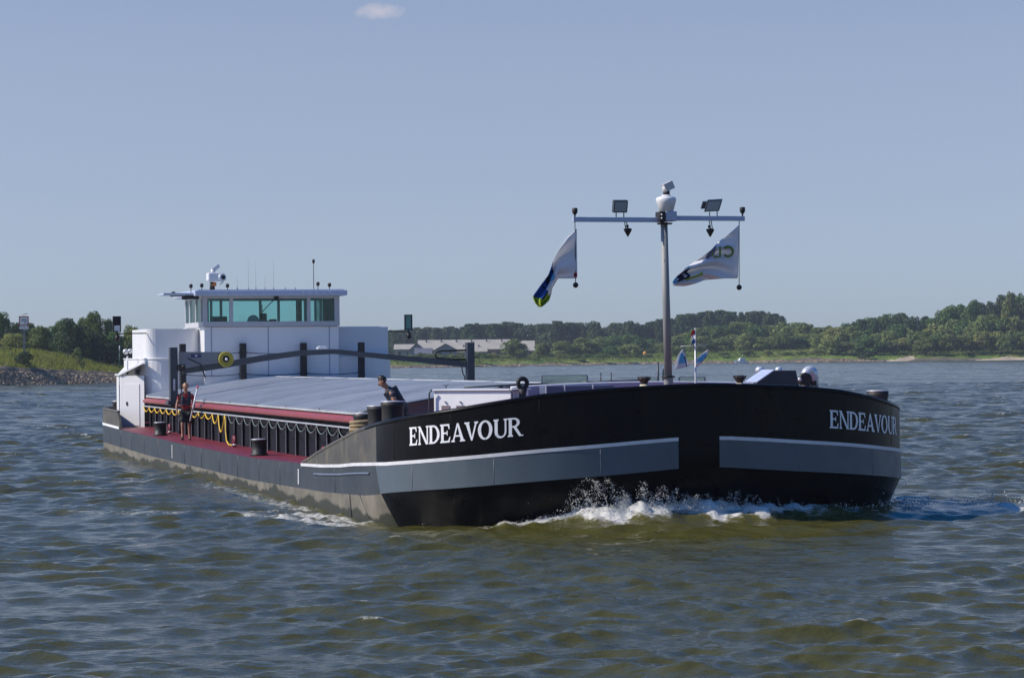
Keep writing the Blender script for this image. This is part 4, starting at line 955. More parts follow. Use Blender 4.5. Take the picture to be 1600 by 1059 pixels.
def head_parts(parent, c, fwd, up, r, hairmat, bald=False):
    """nose, ears, eyes and hair round a head centre; all children of the body"""
    f = Vector(fwd).normalized(); u = Vector(up); u = (u - f*u.dot(f)).normalized(); a = u.cross(f)
    c = Vector(c); h = MB()
    vs = []
    nlat, nlon = 8, 16
    for i in range(nlat+1):
        t = (math.pi*0.72)*i/nlat
        for k in range(nlon):
            w = 2*math.pi*k/nlon; dirv = u*math.cos(t) + (f*math.cos(w) + a*math.sin(w))*math.sin(t)
            ff = dirv.dot(f); lim = 1.0
            rr = r*(1.10 + 0.03*math.sin(5*w + 3*t))
            if ff > 0.15 and t > 0.55: rr = r*0.72
            vs.append(c + Vector(dirv)*rr + u*0.012 - f*0.012)
    h.add(vs, [(i*nlon+k, i*nlon+(k+1) % nlon, (i+1)*nlon+(k+1) % nlon, (i+1)*nlon+k) for i in range(nlat) for k in range(nlon)], True)
    h.build('hair', hairmat, parent)
    e = MB()
    for s in (-1, 1): e.ball(c + f*r*0.90 + a*s*r*0.36 + u*0.0, 0.012, 5)
    e.build('eyes', EYE, parent)
    e = MB()
    e.lathe(c + f*r*0.92 - u*r*0.32, [(0.016, -0.01), (0.014, 0.02), (0.006, 0.045)], 8, f*0.25 + u)
    for s in (-1, 1): e.ball(c + a*s*r*0.93 - u*r*0.1, 0.026, 5, (0.5, 0.8, 1.2))
    e.build('nose_and_ears', SKIN, parent)
    e = MB(); e.obox(c + f*r*0.86 - u*r*0.58, f*0.006, a*0.024, u*0.005); e.build('mouth', mat('lips', (0.25, 0.09, 0.08), 0.5), parent)

def person_walking():
    # frame: +x = walking direction, +y = the person's left, z up
    Z = zw(aX(-33.6)) + 0.03
    root = empty('person', s2w(-33.6, -5.5, Z), SRZ - 0.18)
    tag(root, 'person in red shirt, dark life vest and black shorts walking on the side deck', 'person')
    J = {'pel': ((0, 0, 1.0), (0.15, 0.115))}; E = []
    def j(k, p, r, par): J[k] = (p, r); E.append((par, k))
    j('wai', (0.01, 0, 1.15), (0.145, 0.105), 'pel'); j('che', (0.02, 0, 1.36), (0.175, 0.12), 'wai'); j('sho', (0.02, 0, 1.53), (0.12, 0.09), 'che')
    j('nec', (0.04, 0, 1.62), 0.058, 'sho'); j('hd0', (0.075, 0, 1.70), 0.078, 'nec'); j('hd1', (0.09, 0, 1.79), (0.088, 0.098), 'hd0'); j('hd2', (0.085, 0, 1.875), 0.07, 'hd1')
    for s, n in ((1, 'l'), (-1, 'r')):
        fx = 0.16 if n == 'r' else -0.10
        j('hip'+n, (0, s*0.10, 0.93), 0.105, 'pel'); j('thi'+n, (fx*0.5 + 0.03, s*0.11, 0.72), 0.092, 'hip'+n); j('kne'+n, (fx*0.75 + 0.05, s*0.115, 0.50), 0.060, 'thi'+n)
        j('clf'+n, (fx*0.85 - 0.01, s*0.115, 0.34), 0.058, 'kne'+n); j('ank'+n, (fx - 0.02, s*0.115, 0.085), 0.040, 'clf'+n)
        j('hel'+n, (fx - 0.05, s*0.115, 0.045), 0.038, 'ank'+n); j('toe'+n, (fx + 0.15, s*0.125, 0.03), (0.042, 0.026), 'ank'+n)
        j('shl'+n, (0.02, s*0.185, 1.50), 0.068, 'sho')
    j('elr', (0.0, -0.29, 1.22), 0.047, 'shlr'); j('far', (0.05, -0.31, 1.10), 0.042, 'elr'); j('wrr', (0.09, -0.30, 0.97), 0.029, 'far')
    j('ell', (-0.02, 0.27, 1.23), 0.047, 'shll'); j('fal', (0.08, 0.28, 1.15), 0.042, 'ell'); j('wrl', (0.19, 0.24, 1.07), 0.029, 'fal')
    hand(J, E, 'wrr', (0.25, 0.05, -0.97), -1, 'hr', (0, 1, 0), 0.5); hand(J, E, 'wrl', (0.8, -0.2, -0.4), 1, 'hl', (0, -1, -0.3), 0.95)
    o = skin_mesh('body', J, E); o.parent = root
    reg = [(a, b, 0) for a, b in E]
    reg = [(a, b, 1 if (a in ('pel', 'wai', 'che') and b in ('wai', 'che', 'sho')) or b in ('shll', 'shlr') else 2 if a.startswith(('hip', 'pel')) or b.startswith('hip') else 3 if b.startswith(('hel', 'toe')) else 0) for a, b in E]
    paint(o, J, reg, [SKIN, REDCLOTH, BLACKCLOTH, SHOE])
    # clothes as shells following the body
    SJ = {'che': ((0.02, 0, 1.36), (0.192, 0.138))}; SE = []
    def k(n, p, r, par): SJ[n] = (p, r); SE.append((par, n))
    k('wai', (0.01, 0, 1.15), (0.165, 0.125), 'che'); k('hem', (0.0, 0, 0.98), (0.178, 0.14), 'wai'); k('sho', (0.02, 0, 1.52), (0.125, 0.095), 'che')
    for s in (1, -1): k(f's{s}', (0.02, s*0.19, 1.495), 0.082, 'sho'); k(f'e{s}', (0.012, s*0.245, 1.34), 0.074, f's{s}')
    so = skin_mesh('shirt', SJ, SE); so.parent = root; so.data.materials.append(REDCLOTH)
    SJ = {'pel': ((0, 0, 0.98), (0.172, 0.135))}; SE = []
    for s, n in ((1, 'l'), (-1, 'r')):
        fx = 0.16 if n == 'r' else -0.10
        k('h'+n, (0.01, s*0.105, 0.88), 0.128, 'pel'); k('t'+n, (fx*0.45 + 0.03, s*0.115, 0.70), 0.118, 'h'+n); k('k'+n, (fx*0.7 + 0.045, s*0.12, 0.54), 0.108, 't'+n)
    so = skin_mesh('shorts', SJ, SE); so.parent = root; so.data.materials.append(BLACKCLOTH)
    v = MB()   # life vest: two chest lobes and a collar
    v.ball((0.125, 0.085, 1.33), 0.1, 8, (0.62, 0.85, 1.9)); v.ball((0.125, -0.085, 1.33), 0.1, 8, (0.62, 0.85, 1.9))
    v.tube([(0.12, 0.085, 1.45), (0.04, 0.11, 1.575), (-0.08, 0.0, 1.57), (0.04, -0.11, 1.575), (0.12, -0.085, 1.45)], 0.055, 8)
    v.tube([(0.03 + 0.165*math.cos(w), 0.21*math.sin(w), 1.18) for w in np.linspace(0, 2*math.pi, 20)], 0.02, 6)
    v.build('life_vest', NAVYCLOTH, root)
    sh = MB(); sh.mat(0)
    for n, m_i in (('r', 0), ('l', 1)):
        h_, t_ = Vector(J['hel'+n][0]), Vector(J['toe'+n][0]); sh.mat(m_i).tube([h_ + Vector((-0.02, 0, 0.005)), (h_+t_)/2 + Vector((0, 0, 0.012)), t_ + Vector((0.02, 0, 0))], [0.044, 0.047, 0.036], 10)
    sh.build('shoes', [SHOE, SHOE2], root)
    head_parts(root, J['hd1'][0], (0.93, -0.1, -0.36), (0.3, 0, 1), 0.098, HAIRFAIR)
    # pole carried in the left hand
    pm = MB(); a, b = Vector((0.27, 0.22, 1.04)), Vector((0.10, 0.42, 1.70)); c = Vector((0.52, -0.02, 0.62))
    dirv = (Vector((0.23, 0.36, 1.74)) - Vector((0.30, 0.13, 0.72))).normalized(); mid = Vector((0.255, 0.23, 1.035))
    lo_, hi_ = mid - dirv*0.42, mid + dirv*0.70
    M = Matrix.Rotation(root.rotation_euler.z, 4, 'Z')
    pm.mat(0).tube([M @ (lo_ - lo_), M @ (hi_ - lo_)], 0.028, 10); pm.mat(1).tube([M @ (hi_ - lo_), M @ (hi_ + dirv*0.10 - lo_)], 0.036, 10)
    po = pm.build('pole', [WHITE, mat('pink_red_plastic', (0.55, 0.08, 0.12), 0.4)], loc=root.location + M @ lo_); tag(po, 'long white pole with red tip held by the walking person in the red shirt', 'pole')
person_walking()

def person_leaning():
    Z = 1.45; X, Y = -8.35, -4.55
    root = empty('person', s2w(X, Y, 1.22), math.pi + 0.25); root.scale = (1.14, 1.14, 1.14)      # faces the left of the picture, slightly to the viewer
    tag(root, 'person in navy T-shirt with dark hair bending forward behind the black bow bollards', 'person')
    J = {'pel': ((-0.12, 0, 0.93), (0.14, 0.12))}; E = []
    def j(k, p, r, par): J[k] = (p, r); E.append((par, k))
    j('wai', (-0.06, 0, 1.09), (0.14, 0.11), 'pel'); j('che', (0.06, 0, 1.31), (0.165, 0.125), 'wai'); j('sho', (0.17, 0, 1.46), (0.115, 0.09), 'che')
    j('nec', (0.23, 0, 1.53), 0.058, 'sho'); j('hd0', (0.30, 0, 1.58), 0.078, 'nec'); j('hd1', (0.34, 0, 1.66), (0.095, 0.09), 'hd0'); j('hd2', (0.32, 0, 1.74), 0.07, 'hd1')
    for s, n in ((1, 'l'), (-1, 'r')):
        j('hip'+n, (-0.12, s*0.10, 0.87), 0.105, 'pel'); j('kne'+n, (-0.04, s*0.12, 0.49), 0.062, 'hip'+n); j('clf'+n, (-0.09, s*0.12, 0.34), 0.060, 'kne'+n); j('ank'+n, (-0.12, s*0.12, 0.085), 0.042, 'clf'+n)
        j('hel'+n, (-0.16, s*0.12, 0.045), 0.038, 'ank'+n); j('toe'+n, (0.05, s*0.13, 0.03), (0.042, 0.026), 'ank'+n)
        j('shl'+n, (0.16, s*0.18, 1.43), 0.068, 'sho'); j('el'+n, (0.10, s*0.26, 1.17), 0.047, 'shl'+n); j('fa'+n, (0.20, s*0.24, 1.06), 0.042, 'el'+n); j('wr'+n, (0.31, s*0.19, 0.97), 0.029, 'fa'+n)
        hand(J, E, 'wr'+n, (0.75, -0.1*s, -0.6), s, 'h'+n, (0.2, -s, -0.3), 0.6)
    o = skin_mesh('body', J, E); o.parent = root
    reg = [(a, b, 1 if (a in ('pel', 'wai', 'che') and b in ('wai', 'che', 'sho')) or b in ('shll', 'shlr') else 2 if b.startswith(('hip', 'kne', 'clf', 'ank')) else 3 if b.startswith(('hel', 'toe')) else 0) for a, b in E]
    paint(o, J, reg, [SKIN, NAVYCLOTH, BLACKCLOTH, SHOE])
    SJ = {'che': ((0.045, 0, 1.31), (0.20, 0.185))}; SE = []
    def k(n, p, r, par): SJ[n] = (p, r); SE.append((par, n))
    k('wai', (-0.07, 0, 1.09), (0.175, 0.175), 'che'); k('hem', (-0.12, 0, 0.92), (0.18, 0.18), 'wai'); k('sho', (0.15, 0, 1.45), (0.135, 0.125), 'che')
    for s in (1, -1): k(f's{s}', (0.16, s*0.185, 1.425), 0.084, 'sho'); k(f'e{s}', (0.12, s*0.235, 1.28), 0.076, f's{s}')
    so = skin_mesh('shirt', SJ, SE); so.parent = root; so.data.materials.append(NAVYCLOTH)
    SJ = {'pel': ((-0.12, 0, 0.92), (0.155, 0.13))}; SE = []
    for s, n in ((1, 'l'), (-1, 'r')):
        k('h'+n, (-0.12, s*0.10, 0.85), 0.12, 'pel'); k('k'+n, (-0.05, s*0.12, 0.50), 0.085, 'h'+n); k('a'+n, (-0.12, s*0.12, 0.12), 0.07, 'k'+n)
    so = skin_mesh('trousers', SJ, SE); so.parent = root; so.data.materials.append(BLACKCLOTH)
    sh = MB()
    for n in 'rl':
        h_, t_ = Vector(J['hel'+n][0]), Vector(J['toe'+n][0]); sh.tube([h_ + Vector((-0.02, 0, 0.005)), (h_+t_)/2 + Vector((0, 0, 0.012)), t_ + Vector((0.02, 0, 0))], [0.044, 0.047, 0.036], 10)
    sh.build('shoes', SHOE, root)
    head_parts(root, J['hd1'][0], (0.72, 0.0, -0.68), (0.68, 0, 0.72), 0.10, HAIRDARK)
person_leaning()

# ------------------------------------------------------------------ river surface (real waves, bow wave, foam mask)
def ship_z0(px, py, z=0.05):
    d = pix_dir(px, py); t = (z - CAMH)/d.z; q = Vector((0, 0, CAMH)) + d*t - SO
    return q.dot(SH), q.dot(SP)
def wave_field(X, Y, cell_r, cell_t):
    """sum of choppy wave trains; trains shorter than the local mesh cell are left to the surface bump"""
    rng = np.random.default_rng(5)
    dx = np.zeros_like(X); dy = np.zeros_like(X); dz = np.zeros_like(X); var = np.zeros(X.shape[0]); tot = 0.0
    patch = 1.0 + 0.36*np.sin(X*0.33 + 1.1*np.sin(Y*0.21))*np.sin(Y*0.19 + 1.3 + 0.9*np.sin(X*0.17)) + 0.14*np.sin(X*0.9 + Y*0.45)      # gusts
    n = 96
    for i in range(n):
        lam = 0.24*(3.8/0.24)**((i + rng.random())/n); k = 2*math.pi/lam
        th = -math.pi/2 + 0.16 + rng.normal()*(0.38 if lam > 0.6 else 0.55)
        cx, cy = math.cos(th), math.sin(th); ph = rng.random()*2*math.pi
        slope = 0.041*((lam/0.4)**0.5 if lam < 0.4 else 1.0 if lam < 1.0 else (1.0/lam)**0.9)
        A = slope/k*(0.75 + 0.5*rng.random())
        vis = abs(cx)*cell_t + abs(cy)*cell_r
        fade = np.clip((lam/np.maximum(vis, 1e-6) - 2.2)/2.0, 0, 1)
        p = (k*(cx*X + cy*Y) + ph).astype(np.float32); f = (fade*A*(patch if lam < 2.5 else 1)).astype(np.float32)
        s, c = np.sin(p), np.cos(p); tot += slope**2; var += (fade[:, X.shape[1]//2]*slope)**2
        dz += f*c; dx -= 0.75*cx*f*s; dy -= 0.75*cy*f*s
    k_ = np.clip(np.sqrt(tot/np.maximum(var, 1e-9)), 1, 2.4)[:, None].astype(np.float32)     # resolved trains carry the slope of the unresolved ones
    return dx*np.sqrt(k_), dy*np.sqrt(k_), dz*k_
def build_river():
    rows = [23.0]
    while rows[-1] < 1150: rows.append(rows[-1] + (max(0.05, 0.0024*(rows[-1] - 6)) if rows[-1] < 130 else 0.45 if rows[-1] < 300 else 0.8 if rows[-1] < 960 else 6.0))
    rows = np.array(rows); M = 780
    ang = np.linspace(-math.radians(21), math.radians(21), M)
    AP = np.array([0.0, -6.0])
    Rr, A = np.meshgrid(rows + 6, ang, indexing='ij')
    X = (AP[0] + Rr*np.sin(A)).astype(np.float32); Y = (AP[1] + Rr*np.cos(A)).astype(np.float32)
    cell_r = (np.gradient(rows)[:, None]*np.ones_like(A)).astype(np.float32); cell_t = (Rr*(ang[1] - ang[0])).astype(np.float32)
    dx, dy, dz = wave_field(X, Y, cell_r, cell_t)
    foam = np.zeros_like(X)
    # ship frame
    sx = (X - SO.x)*SH.x + (Y - SO.y)*SH.y; sy = (X - SO.x)*SP.x + (Y - SO.y)*SP.y
    near = (sx > -24) & (sx < 9) & (np.abs(sy) < 17)
    px, py = sx[near], sy[near]
    arc = np.concatenate([np.linspace(-aX(-26), -ASH, 60), np.linspace(-ASH, ASH, 160), np.linspace(ASH, aX(-26), 60)])
    op = np.array([hull_pt(abs(a), 0.0, 1 if a >= 0 else -1)[:2] for a in arc])
    D = np.full(px.shape, 1e9, np.float32); AR = np.zeros(px.shape, np.float32)
    for (ox, oy), a in zip(op, arc):
        d = np.hypot(px - ox, py - oy); m = d < D; D[m] = d[m]; AR[m] = a
    inside = (np.abs(py) < np.interp(px, op[len(arc)//2:, 0][::-1], np.abs(op[len(arc)//2:, 1])[::-1], right=0))
    D[inside] *= -0.2
    wob = 0.12*np.sin(AR*2.3) + 0.08*np.sin(AR*5.1 + 1) + 0.05*np.sin(AR*11.3)
    H = np.interp(AR, [-20, -9, -6.5, -4.6, -3.6, -2.6, -1.4, 0, 2, 5, 7.5, 10, 16], [-0.02, -0.10, -0.06, 0.05, 0.20, 0.36, 0.42, 0.40, 0.33, 0.20, 0.14, 0.06, 0])*(1 + wob)
    prof = np.exp(-(np.maximum(D - 0.45, 0)/0.95)**2) - 0.22*np.exp(-((D - 3.6)/1.2)**2)
    z2 = H*prof
    Wf = np.interp(AR, [-11, -9, -7, -5.4, -4.6, -3.4, -2.4, 1.8, 3.2, 5, 6.5, 8, 12], [0.0, 0.25, 0.12, 0.25, 0.55, 0.90, 1.05, 1.0, 0.50, 0.36, 0.42, 0.45, 0])
    fo = Wf*np.clip((1.5 + wob*2.0 - D)/0.8, 0, 1)
    def ridge(pts, hs, wd, fs, fw):
        nonlocal z2, fo
        P = np.array(pts); L = np.concatenate([[0], np.cumsum(np.hypot(*np.diff(P, axis=0).T))]); n = int(L[-1]/0.12) + 2; t = np.linspace(0, L[-1], n)
        qx, qy = np.interp(t, L, P[:, 0]), np.interp(t, L, P[:, 1]); Dm = np.full(px.shape, 1e9); T = np.zeros(px.shape)
        for a, b, c in zip(qx, qy, t/L[-1]):
            d = np.hypot(px - a, py - b); m = d < Dm; Dm[m] = d[m]; T[m] = c
        u = np.linspace(0, 1, len(hs)); z2 = z2 + np.interp(T, u, hs)*np.exp(-(Dm/wd)**2)
        fo = np.maximum(fo, np.interp(T, u, fs)*np.clip(1.25 - Dm/fw, 0, 1))
    zp = lambda *P: [ship_z0(*p) for p in P]
    ridge(zp((1392, 794), (1420, 791), (1470, 789), (1510, 786), (1545, 787), (1600, 796), (1660, 803)), [0.03, 0.03, 0.05, 0.10, 0.12, 0.07, 0.03], 0.8, [0.52, 0.50, 0.47, 0.60, 0.74, 0.60, 0.45], 0.45)
    ridge(zp((1410, 780), (1470, 772), (1530, 770), (1560, 776)), [0.05, 0.06, 0.06, 0.03], 0.6, [0.5, 0.45, 0.35, 0.3], 0.6)
    ridge(zp((572, 817), (530, 817), (450, 811), (380, 804), (320, 801), (240, 806), (150, 802), (60, 800), (0, 801)), [0.01, 0.05, 0.07, 0.06, 0.06, 0.08, 0.07, 0.05, 0.03], 0.7, [0.62, 0.66, 0.62, 0.56, 0.48, 0.47, 0.50, 0.45, 0.3], 0.6)
    ridge(zp((560, 808), (500, 800), (430, 800), (380, 797)), [0.0, 0.03, 0.03, 0], 0.8, [0.60, 0.58, 0.55, 0.5], 1.1)
    ridge(zp((470, 790), (400, 775), (330, 755), (250, 735)), [0, 0, 0, 0], 0.8, [0.56, 0.50, 0.46, 0.3], 0.9)
    # breaking water is rough
    rg = np.random.default_rng(3); rough = np.zeros(px.shape)
    for i in range(40):
        lam = 0.22*(1.4/0.22)**(i/40); th = rg.random()*6.28; k = 2*math.pi/lam
        rough += np.cos(k*(px*math.cos(th) + py*math.sin(th)) + rg.random()*6.28)*lam*0.055
    z2 = z2 + np.clip(fo*1.3 - 0.2, 0, 1)*rough*0.42*np.clip(1.7 - D/1.6, 0.2, 1)
    calm = np.clip(1.15 - fo*0.6, 0.4, 1)*np.clip(D/2.5, 0.45, 1)
    yy_ = np.abs(np.sin(X*3.1 + np.sin(Y*2.3)*2) * np.sin(Y*2.7 + np.sin(X*1.9)*2))
    foam = np.where((dz > np.quantile(dz[:700], 0.9965)) & (yy_ > 0.25), 0.53, 0).astype(np.float32)      # white flecks on a few crests, painting sun glints as well as foam
    fo = np.maximum(fo, foam[near])
    dzn = dz[near]; dz[near] = dzn*calm + z2; foam[near] = fo
    dx[near] *= np.clip(D/1.5, 0, 1); dy[near] *= np.clip(D/1.5, 0, 1)
    fine = np.clip((cell_r - 0.10)/0.8, 0, 1)*np.ones_like(A)
    V = np.stack([X + dx, Y + dy, dz], -1).reshape(-1, 3).astype(np.float32)
    del dx, dy, dz, sx, sy, cell_t, Rr
    Rn = len(rows); idx = np.arange(Rn*M).reshape(Rn, M)
    Q = np.stack([idx[:-1, :-1], idx[:-1, 1:], idx[1:, 1:], idx[1:, :-1]], -1).reshape(-1, 4)
    me = bpy.data.meshes.new('river'); me.vertices.add(len(V)); me.vertices.foreach_set('co', V.ravel())
    me.loops.add(Q.size); me.loops.foreach_set('vertex_index', Q.ravel().astype(np.int32)); me.polygons.add(len(Q))
    me.polygons.foreach_set('loop_start', np.arange(0, Q.size, 4, dtype=np.int32)); me.polygons.foreach_set('loop_total', np.full(len(Q), 4, np.int32))
    me.polygons.foreach_set('use_smooth', np.ones(len(Q), bool)); me.update()
    at_ = me.attributes.new('foam', 'FLOAT', 'POINT'); at_.data.foreach_set('value', foam.ravel().astype(np.float32))
    at2 = me.attributes.new('chop', 'FLOAT', 'POINT'); at2.data.foreach_set('value', fine.ravel().astype(np.float32))
    o = bpy.data.objects.new('river', me); SC.collection.objects.link(o); tag(o, kind='structure')
    return o
def water_material():
    m = bpy.data.materials.new('river_water'); m.use_nodes = True; n, l = m.node_tree.nodes, m.node_tree.links; b = n['Principled BSDF']
    b.inputs['Base Color'].default_value = (0.050, 0.046, 0.011, 1); b.inputs['Roughness'].default_value = 0.10; b.inputs['IOR'].default_value = 1.56
    t = n.new('ShaderNodeTexCoord')
    # silty colour drifting over tens of metres
    mp_ = n.new('ShaderNodeMapping'); mp_.inputs['Scale'].default_value = (0.05, 0.09, 0.05); l.new(t.outputs['Object'], mp_.inputs[0])
    a = n.new('ShaderNodeTexNoise'); a.inputs['Scale'].default_value = 1.0; a.inputs['Detail'].default_value = 3; l.new(mp_.outputs[0], a.inputs['Vector'])
    cr = n.new('ShaderNodeMix'); cr.data_type = 'RGBA'; cr.inputs['A'].default_value = (0.057, 0.055, 0.013, 1); cr.inputs['B'].default_value = (0.080, 0.072, 0.015, 1)
    l.new(a.outputs['Fac'], cr.inputs['Factor'])
    # ripples: three octaves, elongated along the crests
    last = None
    ch = n.new('ShaderNodeAttribute'); ch.attribute_name = 'chop'
    for sc, dist, stg in (((1.5, 3.4, 1), 0.07, 0.55), ((4.6, 9.5, 1), 0.036, 0.75), ((0.11, 0.42, 1), 0.5, 'far'), ((0.6, 2.1, 1), 0.2, 'far')):
        mq = n.new('ShaderNodeMapping'); mq.inputs['Scale'].default_value = sc; mq.inputs['Rotation'].default_value = (0, 0, 0.3); l.new(t.outputs['Object'], mq.inputs[0])
        nz_ = n.new('ShaderNodeTexNoise'); nz_.inputs['Scale'].default_value = 1.0; nz_.inputs['Detail'].default_value = 3.5; nz_.inputs['Roughness'].default_value = 0.55; l.new(mq.outputs[0], nz_.inputs['Vector'])
        bp = n.new('ShaderNodeBump'); bp.inputs['Distance'].default_value = dist
        if stg == 'far': l.new(ch.outputs['Fac'], bp.inputs['Strength'])
        else: bp.inputs['Strength'].default_value = stg
        l.new(nz_.outputs['Fac'], bp.inputs['Height'])
        if last is not None: l.new(last.outputs[0], bp.inputs['Normal'])
        last = bp
    l.new(last.outputs[0], b.inputs['Normal'])
    # foam
    at_ = n.new('ShaderNodeAttribute'); at_.attribute_name = 'foam'
    fn = n.new('ShaderNodeTexNoise'); fn.inputs['Scale'].default_value = 4.2; fn.inputs['Detail'].default_value = 9; fn.inputs['Roughness'].default_value = 0.68; fn.inputs['Distortion'].default_value = 0.7
    l.new(t.outputs['Object'], fn.inputs['Vector'])
    ad = n.new('ShaderNodeMath'); ad.operation = 'ADD'; l.new(at_.outputs['Fac'], ad.inputs[0]); l.new(fn.outputs['Fac'], ad.inputs[1])
    fr_ = n.new('ShaderNodeMapRange'); fr_.inputs['From Min'].default_value = 0.98; fr_.inputs['From Max'].default_value = 1.22; l.new(ad.outputs[0], fr_.inputs['Value'])
    fd_ = n.new('ShaderNodeBsdfDiffuse'); fd_.inputs[0].default_value = (0.82, 0.80, 0.74, 1)
    fb = n.new('ShaderNodeBump'); fb.inputs['Strength'].default_value = 0.9; fb.inputs['Distance'].default_value = 0.12; l.new(fn.outputs['Fac'], fb.inputs['Height']); l.new(fb.outputs[0], fd_.inputs['Normal'])
    ft = n.new('ShaderNodeBsdfTranslucent'); ft.inputs[0].default_value = (0.6, 0.58, 0.5, 1)
    fm = n.new('ShaderNodeMixShader'); fm.inputs[0].default_value = 0.2; l.new(fd_.outputs[0], fm.inputs[1]); l.new(ft.outputs[0], fm.inputs[2])
    # aerated water round the foam is paler
    am = n.new('ShaderNodeMapRange'); am.inputs['From Min'].default_value = 0.72; am.inputs['From Max'].default_value = 1.1; am.inputs['To Max'].default_value = 0.55; l.new(ad.outputs[0], am.inputs['Value'])
    ax = n.new('ShaderNodeMix'); ax.data_type = 'RGBA'; ax.inputs['B'].default_value = (0.15, 0.14, 0.07, 1); l.new(cr.outputs['Result'], ax.inputs['A'])
    ck = n.new('ShaderNodeMath'); ck.operation = 'MULTIPLY'; l.new(am.outputs[0], ck.inputs[0]); 
    ck2 = n.new('ShaderNodeMapRange'); ck2.inputs['From Max'].default_value = 0.3; l.new(at_.outputs['Fac'], ck2.inputs['Value']); l.new(ck2.outputs[0], ck.inputs[1])
    l.new(ck.outputs[0], ax.inputs['Factor']); l.new(ax.outputs['Result'], b.inputs['Base Color'])
    mx = n.new('ShaderNodeMixShader'); l.new(fr_.outputs[0], mx.inputs[0]); l.new(b.outputs[0], mx.inputs[1]); l.new(fm.outputs[0], mx.inputs[2])
    l.new(mx.outputs[0], n['Material Output'].inputs[0]); return m
river = build_river(); river.data.materials.append(water_material())

# spray thrown up at the bow: droplets along many short ballistic arcs
def build_spray():
    rg = np.random.default_rng(21); P = []; S = []
    a_l, a_r = -arc_for_px(892, 0.4, -1), arc_for_px(1180, 0.4, 1)
    env_px = [880, 900, 925, 945, 960, 985, 1005, 1030, 1060, 1100, 1140, 1190]; env_h = [0.08, 0.36, 0.52, 0.90, 0.50, 0.40, 0.55, 0.50, 0.30, 0.30, 0.32, 0.10]
    for jn in range(130):
        a = a_l + (a_r - a_l)*rg.beta(1.25, 1.7); fr_ = (a - a_l)/(a_r - a_l)
        h = np.interp(892 + fr_*290, env_px, env_h)*(0.25 + 0.85*rg.random()**1.6)
        base = np.array(hull_pt(abs(a), 0.35, -1 if a < 0 else 1, 0.10 + 0.5*rg.random()))
        vz = math.sqrt(2*9.8*h); vx, vy = rg.normal(0, 0.35) + 0.25, rg.normal(0, 0.45) + (-0.5 if a < 0 else 0.3)
        n = int(12 + 120*h); t = vz/9.8*2*rg.beta(1.6, 1.9, n)
        sp = 0.012 + 0.05*t[:, None]
        q = base + np.stack([vx*t, vy*t, vz*t - 4.9*t*t], -1) + rg.normal(0, 1, (n, 3))*sp
        P.append(q); S.append(0.003 + 0.0085*rg.random(n)**2.6*(1.2 - np.clip(t, 0, 1)*0.5))
    # low broken crest all along the front and the little breakers to the right
    for jn in range(1500):
        a = rg.uniform(-4.4, 7.5); w = np.interp(a, [-4.4, -3, 0, 1.8, 3, 7.5], [0.3, 1, 1, 1, 0.4, 0.35])
        if rg.random() > w: continue
        H_ = np.interp(a, [-4.6, -2.6, -1.4, 0, 2, 5, 7.5], [0.05, 0.36, 0.42, 0.40, 0.33, 0.20, 0.14])
        q = np.array(hull_pt(abs(a), 0.3, -1 if a < 0 else 1, 0.15 + 0.75*rg.random())); q[2] = H_*0.95 + rg.exponential(0.045)
        P.append(q[None]); S.append(np.array([0.004 + 0.009*rg.random()**2]))
    for cxy, cnt, hh in (((1545, 786), 260, 0.07), ((1420, 789), 160, 0.05), ((1400, 786), 120, 0.06)):
        x, y = ship_z0(*cxy, 0.2)
        q = np.stack([x + rg.normal(0, 0.15, cnt), y + rg.normal(0, 0.45, cnt), 0.2 + rg.exponential(hh, cnt)], -1); P.append(q); S.append(0.008 + 0.016*rg.random(cnt)**2)
    P = np.concatenate(P); S = np.concatenate(S); keep = P[:, 2] > 0.12; P, S = P[keep], S[keep]; N = len(P)
    octv = np.array([(1, 0, 0), (-1, 0, 0), (0, 1, 0), (0, -1, 0), (0, 0, 1.2), (0, 0, -1.2)]); octf = np.array([(0, 2, 4), (2, 1, 4), (1, 3, 4), (3, 0, 4), (2, 0, 5), (1, 2, 5), (3, 1, 5), (0, 3, 5)])
    V = (P[:, None] + octv[None]*(S[:, None, None]*(0.8 + 0.5*rg.random((N, 1, 3))))).reshape(-1, 3); F = (octf[None] + 6*np.arange(N)[:, None, None]).reshape(-1, 3)
    me = bpy.data.meshes.new('spray'); me.from_pydata(V.tolist(), [], F.tolist()); me.polygons.foreach_set('use_smooth', [True]*len(F))
    m = bpy.data.materials.new('spray_water'); m.use_nodes = True; n, l = m.node_tree.nodes, m.node_tree.links; b = n['Principled BSDF']
    b.inputs['Base Color'].default_value = (0.75, 0.75, 0.73, 1); b.inputs['Roughness'].default_value = 0.3
    t = n.new('ShaderNodeBsdfTranslucent'); t.inputs[0].default_value = (0.75, 0.75, 0.73, 1); x = n.new('ShaderNodeMixShader'); x.inputs[0].default_value = 0.4
    l.new(b.outputs[0], x.inputs[1]); l.new(t.outputs[0], x.inputs[2]); l.new(x.outputs[0], n['Material Output'].inputs[0]); me.materials.append(m)
    o = bpy.data.objects.new('spray', me); SC.collection.objects.link(o); o.location = SO; o.rotation_euler = (0, 0, SRZ); tag(o, 'white spray thrown up by the breaking wave at the black bow', kind='stuff')
build_spray()
